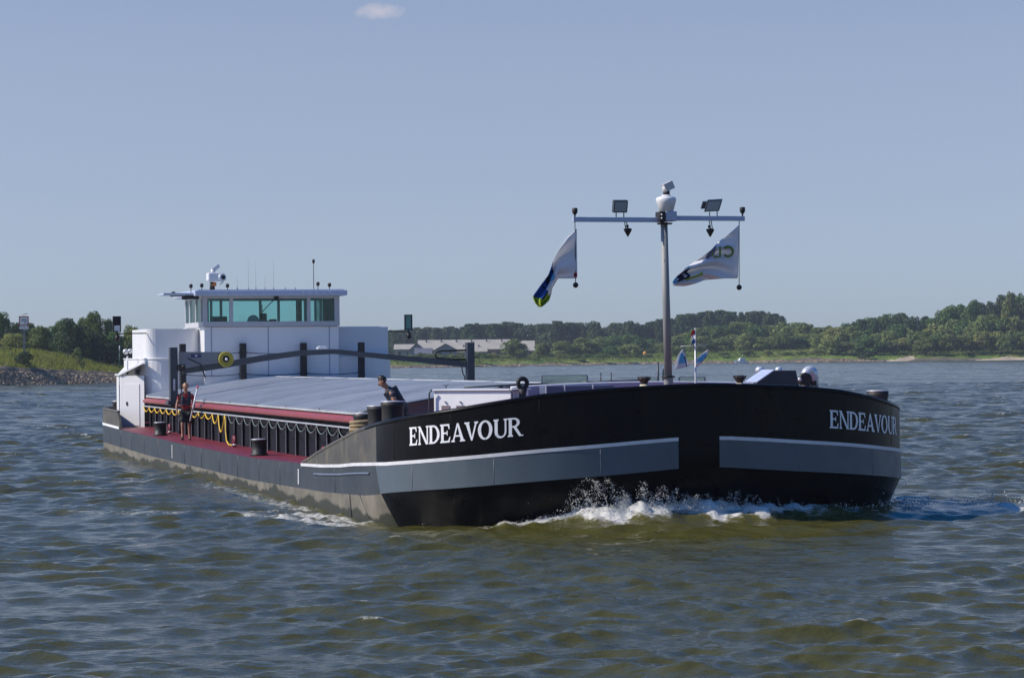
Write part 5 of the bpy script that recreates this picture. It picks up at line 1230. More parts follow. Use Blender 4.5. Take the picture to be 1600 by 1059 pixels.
def build_sheets():
    m = bpy.data.materials.new('torn_water_sheet'); m.use_nodes = True; n, l = m.node_tree.nodes, m.node_tree.links; b = n['Principled BSDF']
    b.inputs['Base Color'].default_value = (0.80, 0.80, 0.76, 1); b.inputs['Roughness'].default_value = 0.5
    t = n.new('ShaderNodeTexCoord'); mp_ = n.new('ShaderNodeMapping'); mp_.inputs['Scale'].default_value = (5.5, 5.5, 3.2); l.new(t.outputs['Object'], mp_.inputs[0])
    a = n.new('ShaderNodeTexNoise'); a.inputs['Scale'].default_value = 1; a.inputs['Detail'].default_value = 8; a.inputs['Roughness'].default_value = 0.7; a.inputs['Distortion'].default_value = 1.0; l.new(mp_.outputs[0], a.inputs['Vector'])
    at_ = n.new('ShaderNodeAttribute'); at_.attribute_name = 'dense'; ad = n.new('ShaderNodeMath'); ad.operation = 'ADD'; l.new(a.outputs['Fac'], ad.inputs[0]); l.new(at_.outputs['Fac'], ad.inputs[1])
    r = n.new('ShaderNodeMapRange'); r.inputs['From Min'].default_value = 0.92; r.inputs['From Max'].default_value = 1.10; r.inputs['To Max'].default_value = 0.92; l.new(ad.outputs[0], r.inputs['Value'])
    tl = n.new('ShaderNodeBsdfTranslucent'); tl.inputs[0].default_value = (0.8, 0.8, 0.76, 1); x = n.new('ShaderNodeMixShader'); x.inputs[0].default_value = 0.4; l.new(b.outputs[0], x.inputs[1]); l.new(tl.outputs[0], x.inputs[2])
    tr = n.new('ShaderNodeBsdfTransparent'); y = n.new('ShaderNodeMixShader'); l.new(r.outputs[0], y.inputs[0]); l.new(tr.outputs[0], y.inputs[1]); l.new(x.outputs[0], y.inputs[2]); l.new(y.outputs[0], n['Material Output'].inputs[0])
    rg = np.random.default_rng(8); V = []; F = []; Dn = []
    for layer in range(5):
        off0 = 0.10 + 0.17*layer; A_ = np.linspace(-4.5, 7.3, 240); nv = 12; base = len(V); ph = rg.random(6)*6.28
        for a in A_:
            hh = np.interp(a, [-4.5, -3.6, -2.9, -2.35, -2.0, -1.7, -1.2, -0.6, 0.1, 0.9, 1.6, 2.4, 4, 6, 7.3], [0.03, 0.12, 0.32, 0.48, 0.74, 0.62, 0.52, 0.60, 0.42, 0.26, 0.24, 0.10, 0.06, 0.05, 0.03])*(1 - 0.16*layer)*(1 + 0.35*math.sin(a*7 + ph[0]) + 0.25*math.sin(a*17 + ph[1]))
            z0 = np.interp(a, [-4.6, -2.6, -1.4, 0, 2, 5, 7.5], [0.02, 0.28, 0.36, 0.34, 0.27, 0.14, 0.08])
            for j in range(nv):
                t_ = j/(nv-1); o_ = off0 + 0.10*math.sin(a*5 + ph[2] + 2*t_) + 0.28*t_*t_*(0.4 + 0.6*math.sin(a*3 + ph[3]))
                q = hull_pt(abs(a), 0.3, -1 if a < 0 else 1, max(0.04, o_)); V.append((q[0], q[1], z0 + hh*t_)); Dn.append(0.64 - 0.46*t_**0.9 if layer < 4 else 0.44 - 0.42*t_)
        for i in range(len(A_)-1):
            for j in range(nv-1): k = base + i*nv + j; F.append((k, k+nv, k+nv+1, k+1))
    me = bpy.data.meshes.new('splash'); me.from_pydata(V, [], F); me.polygons.foreach_set('use_smooth', [True]*len(F)); me.materials.append(m)
    q = me.attributes.new('dense', 'FLOAT', 'POINT'); q.data.foreach_set('value', np.array(Dn, np.float32))
    o = bpy.data.objects.new('splash', me); SC.collection.objects.link(o); o.location = SO; o.rotation_euler = (0, 0, SRZ); tag(o, 'torn white sheets of water splashing up against the black bow', kind='stuff')
build_sheets()

# ------------------------------------------------------------------ banks
def land_material(name, c1, c2, c3, scale):
    m = bpy.data.materials.new(name); m.use_nodes = True; n, l = m.node_tree.nodes, m.node_tree.links; b = n['Principled BSDF']; b.inputs['Roughness'].default_value = 0.95
    b.inputs['Specular IOR Level'].default_value = 0.1
    t = n.new('ShaderNodeTexCoord'); mp_ = n.new('ShaderNodeMapping'); mp_.inputs['Scale'].default_value = (scale, scale*0.6, scale*2.5); l.new(t.outputs['Object'], mp_.inputs[0])
    a = n.new('ShaderNodeTexNoise'); a.inputs['Scale'].default_value = 1; a.inputs['Detail'].default_value = 7; a.inputs['Roughness'].default_value = 0.65; l.new(mp_.outputs[0], a.inputs['Vector'])
    r = n.new('ShaderNodeValToRGB'); e = r.color_ramp.elements; e[0].position = 0.36; e[0].color = (*c1, 1); e[1].position = 0.66; e[1].color = (*c3, 1); q = e.new(0.52); q.color = (*c2, 1)
    l.new(a.outputs['Fac'], r.inputs[0]); l.new(r.outputs[0], b.inputs['Base Color'])
    bp = n.new('ShaderNodeBump'); bp.inputs['Strength'].default_value = 0.8; bp.inputs['Distance'].default_value = 0.5; l.new(a.outputs['Fac'], bp.inputs['Height']); l.new(bp.outputs[0], b.inputs['Normal'])
    return m
GRASS_L = land_material('bank_grass', (0.13, 0.18, 0.026), (0.22, 0.225, 0.04), (0.32, 0.23, 0.06), 0.16)
GRASS_F = land_material('far_bank_grass', (0.085, 0.15, 0.024), (0.14, 0.19, 0.035), (0.21, 0.19, 0.06), 0.05)
SOIL = land_material('stony_shore', (0.09, 0.078, 0.055), (0.14, 0.118, 0.088), (0.20, 0.165, 0.122), 0.5)
SAND = land_material('pale_sand', (0.36, 0.29, 0.20), (0.42, 0.34, 0.24), (0.46, 0.38, 0.28), 0.1)
WL_L = lambda px: np.interp(px, [-200, 0, 194, 260, 420], [345, 374, 408, 422, 455])
def zl(px, v):
    zs = np.interp(px, [-200, 0, 190, 260, 420], [3.0, 2.8, 1.5, 1.1, -0.6]); zt = np.interp(px, [-200, 0, 60, 100, 140, 190, 260, 420], [5.8, 5.3, 5.0, 4.2, 3.2, 2.1, 1.7, -0.5])
    return np.interp(v, [-4, 0, 7, 10, 26, 90], [-1.6, 0.0, zs, zs + 0.25, zt, zt])
WL_F = lambda px: np.interp(px, [200, 560, 620, 1000, 1300, 1600, 1900], [730, 800, 818, 931, 934, 937, 950])
def zf(px, v):
    zt = np.interp(px, [200, 620, 800, 1000, 1100, 1300, 1450, 1600, 1900], [3.2, 3.6, 3.4, 3.2, 4.4, 5.6, 4.4, 3.6, 3.6]); zs = np.interp(px, [200, 620, 1000, 1300, 1420, 1530, 1600], [1.0, 1.0, 1.0, 1.8, 1.3, 1.2, 1.2])
    return np.interp(v, [-12, 0, 9, 12, 60, 500], [-2.0, 0.0, zs, zs + 0.5, zt, zt + 1])
def terrain(name, pxs, vs, WLf, zfn, mats_, mfun, jit):
    rg = np.random.default_rng(len(name)); V = []; nu, nv = len(pxs), len(vs)
    off = [0.6*math.sin(i*0.9)+0.4*math.sin(i*0.37+1) for i in range(nu)]
    for i, px in enumerate(pxs):
        for v in vs:
            q = at(px, float(WLf(px)) + v + off[i]*jit, float(zfn(px, v))); q.z += rg.normal(0, 0.05*jit) if v > 2 else 0; V.append(q)
    me = bpy.data.meshes.new(name); F = [(i*nv+j, (i+1)*nv+j, (i+1)*nv+j+1, i*nv+j+1) for i in range(nu-1) for j in range(nv-1)]
    me.from_pydata(V, [], F)
    for m in mats_: me.materials.append(m)
    me.polygons.foreach_set('material_index', [mfun((pxs[i]+pxs[i+1])/2, (vs[j]+vs[j+1])/2) for i in range(nu-1) for j in range(nv-1)]); me.polygons.foreach_set('use_smooth', [True]*len(F))
    me.update(); o = bpy.data.objects.new(name, me); SC.collection.objects.link(o); tag(o, kind='structure'); return o
terrain('river_bank', list(np.linspace(-200, 420, 140)), [-4, -1, 0, 1.5, 3, 5, 7, 8.5, 10, 12, 15, 18, 22, 26, 32, 40, 60, 90], WL_L, zl, [GRASS_L, SOIL], lambda p, v: 1 if v < 8.4 + 1.2*math.sin(p*0.13) else 0, 0.8)
def fm_(p, v):
    if v < 9 + 2*math.sin(p*0.05) and (1383 + v*3 < p < 1418 + v*2 or 1518 + 6*v < p < 1640): return 2
    if v < 7 and 930 < p < 1010: return 2 if v < 4 else 1
    return 1 if v < 6 + 2*math.sin(p*0.031) else 0
terrain('far_river_bank', list(np.linspace(200, 2700, 520)), [-12, -3, 0, 2, 4, 6.5, 9, 12, 18, 26, 36, 48, 60, 90, 140, 220, 350, 500], WL_F, zf, [GRASS_F, SOIL, SAND], fm_, 2.0)
# rough stones of the bank defence
def stones(name, pxr, vr, n, size, WLf, zfn, label, seed, m):
    rg = np.random.default_rng(seed); V = []; F = []
    cube = np.array([(x, y, z) for z in (-1, 1) for y in (-1, 1) for x in (-1, 1)], float); cf = [(0, 2, 3, 1), (4, 5, 7, 6), (0, 1, 5, 4), (2, 6, 7, 3), (0, 4, 6, 2), (1, 3, 7, 5)]
    for i in range(n):
        px = rg.uniform(*pxr); v = rg.uniform(*vr); s = size*(0.55 + 0.9*rg.random()**1.5); q = at(px, float(WLf(px)) + v, float(zfn(px, v)))
        M_ = np.array(Matrix.Rotation(rg.random()*6.28, 3, 'Z') @ Matrix.Rotation(rg.random()*0.8, 3, 'X'))
        c = cube*(0.5 + 0.35*rg.random((8, 3)))*np.array([1, 0.8, 0.55])*s
        V += (c @ M_.T + np.array(q)).tolist(); F += [tuple(k + 8*i for k in f) for f in cf]
    me = bpy.data.meshes.new(name); me.from_pydata(V, [], F); me.materials.append(m); me.update()
    o = bpy.data.objects.new(name, me); SC.collection.objects.link(o); tag(o, label, kind='stuff')
STONE = mat('bank_stone', (0.28, 0.21, 0.14), 0.9, var=0.35, vscale=0.9, bump=0.4, bscale=4)
def island_var(m, amt):
    n, l = m.node_tree.nodes, m.node_tree.links; b = n['Principled BSDF']; src = b.inputs['Base Color'].links[0].from_socket
    g_ = n.new('ShaderNodeNewGeometry'); r = n.new('ShaderNodeMapRange'); r.inputs['To Min'].default_value = 1-amt; r.inputs['To Max'].default_value = 1+amt; l.new(g_.outputs['Random Per Island'], r.inputs['Value'])
    mu = n.new('ShaderNodeVectorMath'); mu.operation = 'SCALE'; l.new(src, mu.inputs[0]); l.new(r.outputs[0], mu.inputs['Scale']); l.new(mu.outputs[0], b.inputs['Base Color'])
island_var(STONE, 0.45)
stones('stones', (-190, 330), (-0.6, 5.2), 9000, 0.29, WL_L, zl, 'pale rough stones covering the waterside slope of the left bank', 4, STONE)
stones('stones', (560, 1380), (-1.0, 4.5), 4200, 0.42, WL_F, zf, 'grey rough stones along the waterline of the far bank', 6, STONE)
# grass tufts
def tufts(name, pxr, vr, n, h, WLf, zfn, label, seed, m):
    rg = np.random.default_rng(seed); V = []; F = []
    for i in range(n):
        px = rg.uniform(*pxr); v = rg.uniform(*vr); q = at(px, float(WLf(px)) + v, float(zfn(px, v)) - 0.03)
        for k in range(4):
            w = rg.random()*6.28; L = h*(0.5 + rg.random()); b = 0.10*h; dx_, dy_ = math.cos(w)*b, math.sin(w)*b; ox, oy = rg.normal(0, 0.25*h, 2); o_ = len(V)
            V += [(q.x+ox-dx_, q.y+oy-dy_, q.z), (q.x+ox+dx_, q.y+oy+dy_, q.z), (q.x+ox+rg.normal(0, 0.3*h), q.y+oy+rg.normal(0, 0.3*h), q.z+L)]; F.append((o_, o_+1, o_+2))
    me = bpy.data.meshes.new(name); me.from_pydata(V, [], F); me.materials.append(m); me.update()
    o = bpy.data.objects.new(name, me); SC.collection.objects.link(o); tag(o, label, kind='stuff')
def leaf_mat(name, c, hue=0.03, val=0.35, trans=0.32, clump=0.4):
    m = bpy.data.materials.new(name); m.use_nodes = True; n, l = m.node_tree.nodes, m.node_tree.links; b = n['Principled BSDF']; b.inputs['Roughness'].default_value = 0.6; b.inputs['Specular IOR Level'].default_value = 0.2
    oi = n.new('ShaderNodeObjectInfo'); g_ = n.new('ShaderNodeNewGeometry'); h_ = n.new('ShaderNodeHueSaturation'); h_.inputs['Color'].default_value = (*c, 1)
    r1 = n.new('ShaderNodeMapRange'); r1.inputs['To Min'].default_value = 0.5-hue; r1.inputs['To Max'].default_value = 0.5+hue*0.6; l.new(oi.outputs['Random'], r1.inputs['Value']); l.new(r1.outputs[0], h_.inputs['Hue'])
    r2 = n.new('ShaderNodeMapRange'); r2.inputs['To Min'].default_value = 1-val; r2.inputs['To Max'].default_value = 1+val; l.new(g_.outputs['Random Per Island'], r2.inputs['Value'])
    t0 = n.new('ShaderNodeTexCoord'); cn = n.new('ShaderNodeTexNoise'); cn.inputs['Scale'].default_value = 5.0; cn.inputs['Detail'].default_value = 2; l.new(t0.outputs['Object'], cn.inputs['Vector'])
    r3 = n.new('ShaderNodeMapRange'); r3.inputs['From Min'].default_value = 0.3; r3.inputs['From Max'].default_value = 0.7; r3.inputs['To Min'].default_value = 1-clump; r3.inputs['To Max'].default_value = 1+clump; l.new(cn.outputs['Fac'], r3.inputs['Value'])
    mu = n.new('ShaderNodeMath'); mu.operation = 'MULTIPLY'; l.new(r2.outputs[0], mu.inputs[0]); l.new(r3.outputs[0], mu.inputs[1]); l.new(mu.outputs[0], h_.inputs['Value'])
    l.new(h_.outputs[0], b.inputs['Base Color'])
    t = n.new('ShaderNodeBsdfTranslucent'); l.new(h_.outputs[0], t.inputs[0]); x = n.new('ShaderNodeMixShader'); x.inputs[0].default_value = trans
    l.new(b.outputs[0], x.inputs[1]); l.new(t.outputs[0], x.inputs[2]); l.new(x.outputs[0], n['Material Output'].inputs[0]); return m
LF_DARK = leaf_mat('dark_leaves', (0.055, 0.092, 0.034)); LF_MID = leaf_mat('green_leaves', (0.10, 0.165, 0.042)); LF_OLIVE = leaf_mat('olive_leaves', (0.160, 0.205, 0.062)); LF_LIGHT = leaf_mat('light_willow_leaves', (0.225, 0.265, 0.08))
BARK = mat('bark', (0.07, 0.055, 0.04), 0.9, var=0.3, vscale=6)
tufts('grass', (-190, 330), (8, 30), 5200, 0.55, WL_L, zl, 'rough dry grass on the slope of the left bank', 9, leaf_mat('dry_grass', (0.23, 0.245, 0.045), 0.02, 0.4, 0.3, 0.3))
tufts('grass', (600, 1750), (9, 62), 6000, 0.9, WL_F, zf, 'rough grass on the meadow of the far bank', 10, leaf_mat('far_meadow_grass', (0.14, 0.18, 0.04), 0.02, 0.4, 0.3, 0.3))

# ------------------------------------------------------------------ trees: unit-height crown and trunk meshes, shared by copies
def crown_mesh(name, seed, kind, nleaf, leaf):
    rg = np.random.default_rng(seed); lob = []
    if kind == 'poplar': nl, lo_, hi_ = 18, 0.10, 0.92
    elif kind == 'bush': nl, lo_, hi_ = 12, 0.12, 0.80
    else: nl, lo_, hi_ = 24, 0.14, 0.86
    for i in range(nl):
        t = (i + rg.random())/nl; z = lo_ + (hi_-lo_)*t; w = rg.random()*6.28
        if kind == 'poplar': env = 0.17*math.sin(math.pi*min(1, 0.12 + 0.85*t))**0.6; r = 0.13 + 0.05*rg.random()
        elif kind == 'bush': env = 0.48*math.sqrt(max(0.05, 1 - t*t*0.9)); r = 0.17 + 0.10*rg.random()
        else: env = 0.36*math.sin(math.pi*min(1, 0.22 + 0.70*t))**0.7; r = 0.16 + 0.09*rg.random()
        d = env*(0.35 + 0.65*rg.random()**0.5); lob.append((d*math.cos(w), d*math.sin(w), z, r))
    lob.append((0, 0, hi_ + 0.02, 0.09)); L = np.array(lob); pick = rg.choice(len(L), nleaf, p=L[:, 3]**2/np.sum(L[:, 3]**2)); c = L[pick]
    d = rg.normal(size=(nleaf, 3)); d /= np.linalg.norm(d, axis=1)[:, None]; d[:, 2] = np.where(d[:, 2] < -0.55, -d[:, 2], d[:, 2])
    rr = c[:, 3]*(0.55 + 0.55*rg.random(nleaf)**0.6)
    p = c[:, :3] + d*rr[:, None]*np.array([1, 1, 0.9 if kind != 'poplar' else 1.25]); p[:, 2] = np.clip(p[:, 2], 0.02, 1.02)
    nrm = d + rg.normal(size=(nleaf, 3))*0.65; nrm /= np.linalg.norm(nrm, axis=1)[:, None]
    up = rg.normal(size=(nleaf, 3)); a = np.cross(nrm, up); a /= np.linalg.norm(a, axis=1)[:, None]; b = np.cross(nrm, a)
    s = leaf*(0.6 + 0.8*rg.random(nleaf))[:, None]
    V = np.stack([p - a*s - b*s*0.5, p + a*s*0.2 - b*s*0.75, p + a*s + b*s*0.4, p - a*s*0.3 + b*s*0.75], 1).reshape(-1, 3); F = np.arange(nleaf*4).reshape(-1, 4)
    me = bpy.data.meshes.new(name); me.from_pydata(V.tolist(), [], F.tolist()); me.update(); return me
def trunk_mesh(name, seed, kind):
    rg = np.random.default_rng(seed+50); mb = MB(); h = 0.82 if kind == 'poplar' else 0.55
    mb.tube([(0, 0, -0.04), (0.004, 0, h*0.4), (rg.normal(0, 0.01), rg.normal(0, 0.01), h)], [0.022, 0.016, 0.006], 7)
    for i in range(7):
        z = h*(0.35 + 0.09*i); w = rg.random()*6.28; r = (0.12 if kind == 'poplar' else 0.26)
        mb.tube([(0, 0, z), (r*0.5*math.cos(w), r*0.5*math.sin(w), z + 0.08), (r*math.cos(w), r*math.sin(w), z + 0.2)], [0.009, 0.006, 0.002], 5)
    o = mb.build(name, BARK); me = o.data; bpy.data.objects.remove(o); return me
PROTO = {}
def proto(kind, leafm, near, k):
    key = (kind, leafm.name, near, k)
    if key not in PROTO:
        nl, ls = (9000, 0.019) if near else (3600, 0.032)
        if kind == 'bush': ls *= 1.35; nl = int(nl*0.6)
        cm_ = crown_mesh('crown', hash((kind, k, near)) % 1000 if False else (len(PROTO)*17 + 3), kind, nl, ls); cm_.materials.append(leafm)
        PROTO[key] = (cm_, trunk_mesh('trunk', len(PROTO)*13, kind))
    return PROTO[key]
def tree(name, kind, leafm, loc, h, w, near, label, cat, group, k=None):
    cm_, tm_ = proto(kind, leafm, near, RNG.randrange(6) if k is None else k)
    r = bpy.data.objects.new(name, None); SC.collection.objects.link(r); r.location = loc; r.rotation_euler = (0, 0, RNG.random()*6.28); r.scale = (w, w, h)
    tag(r, label, cat, group)
    for nm, me in (('crown', cm_), ('trunk', tm_)):
        o = bpy.data.objects.new(nm, me); SC.collection.objects.link(o); o.parent = r
    return r
def plant(name, kind, leafm, px, topy, Y, zb_, wpx, near, label, cat, group, k=None):
    h = z_at(px, topy, Y) - zb_; h = max(h, 0.8)
    unit = {'poplar': 0.42, 'round': 0.86, 'bush': 1.15}[kind]
    w = wpx/FPX*Y/unit
    return tree(name, kind, leafm, at(px, Y, zb_), h, w, near, label, cat, group, k)
# left bank
for px, ty, Y, wp, kind, lm_, lab in (
    (2, 489, 440, 34, 'round', LF_MID, 'green tree at the left edge of the photo, left of the red bordered sign'),
    (-40, 492, 445, 50, 'round', LF_MID, 'green tree beyond the left edge of the photo'),
    (24, 505, 445, 34, 'round', LF_DARK, 'dark green tree just left of the red bordered river sign'),
    (24, 521, 428, 44, 'round', LF_LIGHT, 'low light green willow under the red bordered sign'),
    (64, 509, 432, 40, 'round', LF_OLIVE, 'grey green willow just right of the red bordered sign'),
    (52, 506, 452, 30, 'round', LF_DARK, 'dark tree behind the red bordered river sign'),
    (84, 511, 440, 32, 'round', LF_MID, 'green tree between the grey willow and the big dark tree on the left bank'),
    (113, 499, 428, 56, 'round', LF_DARK, 'big dark round tree in the middle of the left bank'),
    (100, 503, 446, 36, 'round', LF_MID, 'mid green tree behind the big dark tree of the left bank'),
    (145, 488, 446, 32, 'round', LF_MID, 'tallest tree of the left bank group, right of the big dark tree'),
    (130, 497, 452, 34, 'round', LF_MID, 'green tree behind and left of the tallest left bank tree'),
    (168, 497, 448, 34, 'round', LF_OLIVE, 'olive green tree between the tallest tree and the black signal board'),
    (160, 523, 430, 44, 'round', LF_DARK, 'dark low tree below the tallest left bank tree'),
    (182, 519, 432, 40, 'round', LF_MID, 'green tree behind the thin beacon pole'),
    (205, 508, 446, 40, 'round', LF_OLIVE, 'pale olive tree next to the white deckhouse of the ship'),
    (214, 530, 432, 36, 'round', LF_DARK, 'dark tree low beside the white deckhouse of the ship'),
    (240, 515, 450, 50, 'round', LF_MID, 'green tree hidden partly by the white deckhouse')):
    plant('tree', kind, lm_, px, ty, Y, float(zl(px, 40)) - 0.6, wp, True, lab, 'tree', 'trees on the left bank')
for px, ty, v, wp, zb_, lm_, lab in ((36, 549, 10, 37, 2.7, LF_DARK, 'big dark bush above the stones of the left bank'), (126, 560, 13, 17, 1.9, LF_OLIVE, 'small light green bush above the stones of the left bank'),
    (122, 543, 24, 22, 3.4, LF_OLIVE, 'brownish round bush under the big dark tree'), (90, 549, 30, 30, 4.0, LF_MID, 'low green bush at the foot of the left bank trees'), (150, 565, 24, 26, 2.4, LF_DARK, 'low dark bush in the grass left of the beacon pole'), (8, 541, 30, 44, 4.6, LF_OLIVE, 'olive bush on top of the bank left of the sign post')):
    plant('bush', 'bush', lm_, px, ty, float(WL_L(px)) + v, zb_, wp, True, lab, 'bush', 'bushes on the left bank')
# far bank, back to front; top profile in photo pixels
rr = random.Random(3)
def row(px0, px1, step, prof, Yr, kinds, wr, name, label, cat, group, zb_=3.0, jit=4):
    px = px0
    while px < px1:
        ty = np.interp(px, [p[0] for p in prof], [p[1] for p in prof]) + rr.uniform(-0.4, 1)*jit
        kind, lm_ = rr.choice(kinds); Y = rr.uniform(*Yr)
        plant(name, kind, lm_, px, ty, Y, zb_, rr.uniform(*wr), False, label, cat, group)
        px += step*rr.uniform(0.75, 1.25)
row(560, 745, 8.5, [(560, 519), (640, 514), (740, 512)], (1230, 1290), [('poplar', LF_DARK)], (14, 18), 'poplar', 'slim dark poplar in the far row behind the farm sheds', 'tree', 'dark poplars behind the farm sheds', 3.5, 2.5)
row(735, 935, 9, [(735, 508), (800, 505), (850, 509), (870, 503), (895, 508), (915, 501), (935, 506)], (1130, 1190), [('round', LF_DARK), ('poplar', LF_DARK)], (22, 30), 'tree', 'dark green tree in the tall clump between the farm sheds and the mast', 'tree', 'dark trees right of the farm sheds', 3.0, 3)
row(935, 1225, 9.5, [(935, 514), (965, 505), (985, 504), (1005, 509), (1030, 499), (1055, 497), (1090, 490), (1120, 488), (1160, 489), (1200, 488), (1215, 492), (1226, 502)], (1130, 1200), [('poplar', LF_DARK), ('poplar', LF_DARK), ('round', LF_DARK)], (17, 24), 'poplar', 'tall dark tree in the wooded ridge behind the bow mast', 'tree', 'dark trees of the ridge behind the mast', 3.0, 2.5)
row(930, 1090, 17, [(930, 528), (960, 523), (985, 520), (1000, 528), (1040, 530), (1070, 520), (1090, 513)], (1030, 1070), [('round', LF_OLIVE), ('round', LF_MID)], (30, 42), 'tree', 'olive green round tree in front of the dark ridge near the mast', 'tree', 'olive trees before the dark ridge', 3.2, 4)
row(1085, 1300, 14, [(1085, 517), (1110, 513), (1150, 504), (1190, 503), (1215, 508), (1232, 499), (1245, 507), (1265, 505), (1285, 510), (1300, 509)], (1000, 1050), [('round', LF_OLIVE), ('round', LF_MID), ('round', LF_OLIVE)], (28, 40), 'tree', 'olive green tree of the wood right of the bow mast', 'tree', 'olive trees right of the mast', 4.2, 5)
row(1095, 1300, 18, [(1095, 528), (1150, 522), (1200, 524), (1250, 520), (1300, 522)], (985, 1000), [('round', LF_OLIVE), ('round', LF_MID), ('round', LF_LIGHT)], (28, 38), 'tree', 'lower pale green tree at the edge of the wood right of the mast', 'tree', 'pale trees at the wood edge', 4.4, 5)
row(1290, 1760, 13, [(1290, 510), (1320, 507), (1345, 500), (1362, 495), (1390, 490), (1405, 488), (1425, 494), (1440, 494), (1450, 499), (1465, 488), (1478, 481), (1500, 478), (1512, 471), (1530, 470), (1545, 474), (1560, 463), (1578, 459), (1600, 463), (1650, 456)], (1000, 1045), [('round', LF_MID), ('round', LF_DARK), ('round', LF_OLIVE)], (26, 38), 'tree', 'tall green tree of the wood on the right far bank', 'tree', 'tall trees of the right bank wood', 3.6, 4)
row(1290, 1760, 15, [(1290, 516), (1320, 511), (1360, 517), (1400, 510), (1440, 512), (1480, 500), (1520, 496), (1560, 492), (1600, 494), (1650, 490)], (965, 995), [('round', LF_OLIVE), ('round', LF_MID), ('round', LF_LIGHT)], (28, 40), 'tree', 'mid height olive tree fronting the wood on the right far bank', 'tree', 'front trees of the right bank wood', 3.4, 8)
row(1300, 1650, 19, [(1300, 528), (1360, 530), (1420, 526), (1500, 518), (1560, 520), (1650, 518)], (950, 962), [('round', LF_LIGHT), ('round', LF_OLIVE), ('round', LF_MID)], (28, 40), 'tree', 'low pale willow at the grassy foot of the right bank wood', 'tree', 'low willows of the right bank', 3.2, 6)
for px, ty, Y, wp, lm_, lab in ((803, 530, 905, 38, LF_OLIVE, 'round olive willow in front of the right half of the farm sheds'), (846, 535, 930, 24, LF_OLIVE, 'round willow just right of the farm shed gable'), (876, 533, 940, 30, LF_OLIVE, 'second round willow right of the farm shed'),
    (915, 529, 960, 44, LF_OLIVE, 'wide olive willow left of the mast'), (955, 541, 950, 24, LF_MID, 'small green tree on the meadow left of the mast'), (893, 540, 955, 26, LF_MID, 'low green tree between the two willows left of the mast'), (985, 538, 965, 40, LF_LIGHT, 'pale round willow close to the left of the mast'), (1056, 540, 965, 30, LF_OLIVE, 'olive round tree on the meadow right of the mast')):
    plant('tree', 'round', lm_, px, ty, Y, 2.8, wp, False, lab, 'tree', 'willows on the far meadow')
row(640, 800, 10, [(640, 551), (700, 551), (800, 552)], (845, 870), [('bush', LF_OLIVE), ('bush', LF_MID), ('bush', LF_LIGHT)], (14, 26), 'bush', 'low green bush along the bank in front of the farm sheds', 'bush', 'bushes in front of the sheds', 2.6, 4)
row(800, 1010, 14, [(800, 551), (900, 553), (1010, 552)], (900, 935), [('bush', LF_OLIVE), ('bush', LF_MID)], (14, 28), 'bush', 'low bush on the far meadow between the sheds and the mast', 'bush', 'bushes on the far meadow', 2.4, 4)
row(1100, 1640, 30, [(1100, 548), (1300, 546), (1640, 552)], (945, 955), [('bush', LF_MID), ('bush', LF_OLIVE), ('bush', LF_LIGHT)], (14, 28), 'bush', 'low bush in the grass of the far right bank', 'bush', 'bushes on the far right bank', 2.8, 4)
plant('bush', 'bush', LF_DARK, 1353, 550, 940, 0.8, 24, False, 'dark bush at the waterline of the far right bank', 'bush', None)

# ------------------------------------------------------------------ farm buildings on the far bank
ROOF = mat('pale_corrugated_roof', (0.38, 0.345, 0.28), 0.6, var=0.10, vscale=0.4, dirt=(0.35, 0.31, 0.26), dirt_amt=0.5, dscale=0.25)
SLATEROOF = mat('slate_roof', (0.11, 0.115, 0.14), 0.6, var=0.15, vscale=0.6); BRICKW = mat('brown_brick_wall', (0.17, 0.11, 0.09), 0.85, var=0.2, vscale=0.7); GREYW2 = mat('grey_gable_cladding', (0.16, 0.165, 0.20), 0.7, var=0.1)
DARKGL = mat('dark_pane', (0.02, 0.025, 0.03), 0.15)
def barn(name, px0, px1, Y, zb_, ze, zr, depth, along, wallm, roofm, label, wins=0, vents=0):
    """along=True: ridge runs across the view"""
    a, b = at(px0, Y).x, at(px1, Y).x; L = b - a; r = empty(name, ((a+b)/2, Y, zb_)); tag(r, label, 'barn'); h, e_ = zr - zb_, ze - zb_
    w = MB(); rf_ = MB(); ov = 0.5
    if along:
        w.prism([(-L/2, -depth/2, 0), (-L/2, depth/2, 0), (-L/2, depth/2, e_), (-L/2, 0, h-0.1), (-L/2, -depth/2, e_)], (L, 0, 0))
        for s in (-1, 1): rf_.prism([(-L/2-ov, s*(depth/2+ov), e_-0.15), (-L/2-ov, 0, h+0.1), (-L/2-ov, 0, h+0.25), (-L/2-ov, s*(depth/2+ov), e_+0.02)], (L+2*ov, 0, 0))
    else:
        w.prism([(-L/2, -depth/2, 0), (L/2, -depth/2, 0), (L/2, -depth/2, e_), (0, -depth/2, h-0.1), (-L/2, -depth/2, e_)], (0, depth, 0))
        for s in (-1, 1): rf_.prism([(s*(L/2+ov), -depth/2-ov, e_-0.15), (0, -depth/2-ov, h+0.1), (0, -depth/2-ov, h+0.25), (s*(L/2+ov), -depth/2-ov, e_+0.02)], (0, depth+2*ov, 0))
    w.build('wall', wallm, r); ro = rf_.build('roof', roofm, r)
    for i in range(wins):
        x = -L/2 + L*(i+0.5)/wins; m_ = MB(); m_.box(x-0.55, x+0.55, -depth/2-0.06, -depth/2-0.01, e_*0.35, e_*0.75); m_.build('window', DARKGL, r)
    for i in range(vents):
        x = -L/2 + L*(i+0.5)/vents; m_ = MB(); m_.box(x-0.3, x+0.3, -depth*0.12-0.3, -depth*0.12+0.3, h-1.0, h+0.45); m_.build('roof_vent', SLATEROOF, ro)
    return r
barn('long_barn', 655, 796, 1075, 2.6, 6.4, 10.2, 22, True, BRICKW, ROOF, 'long low farm shed with pale corrugated roof and small ridge vents', 12, 6)
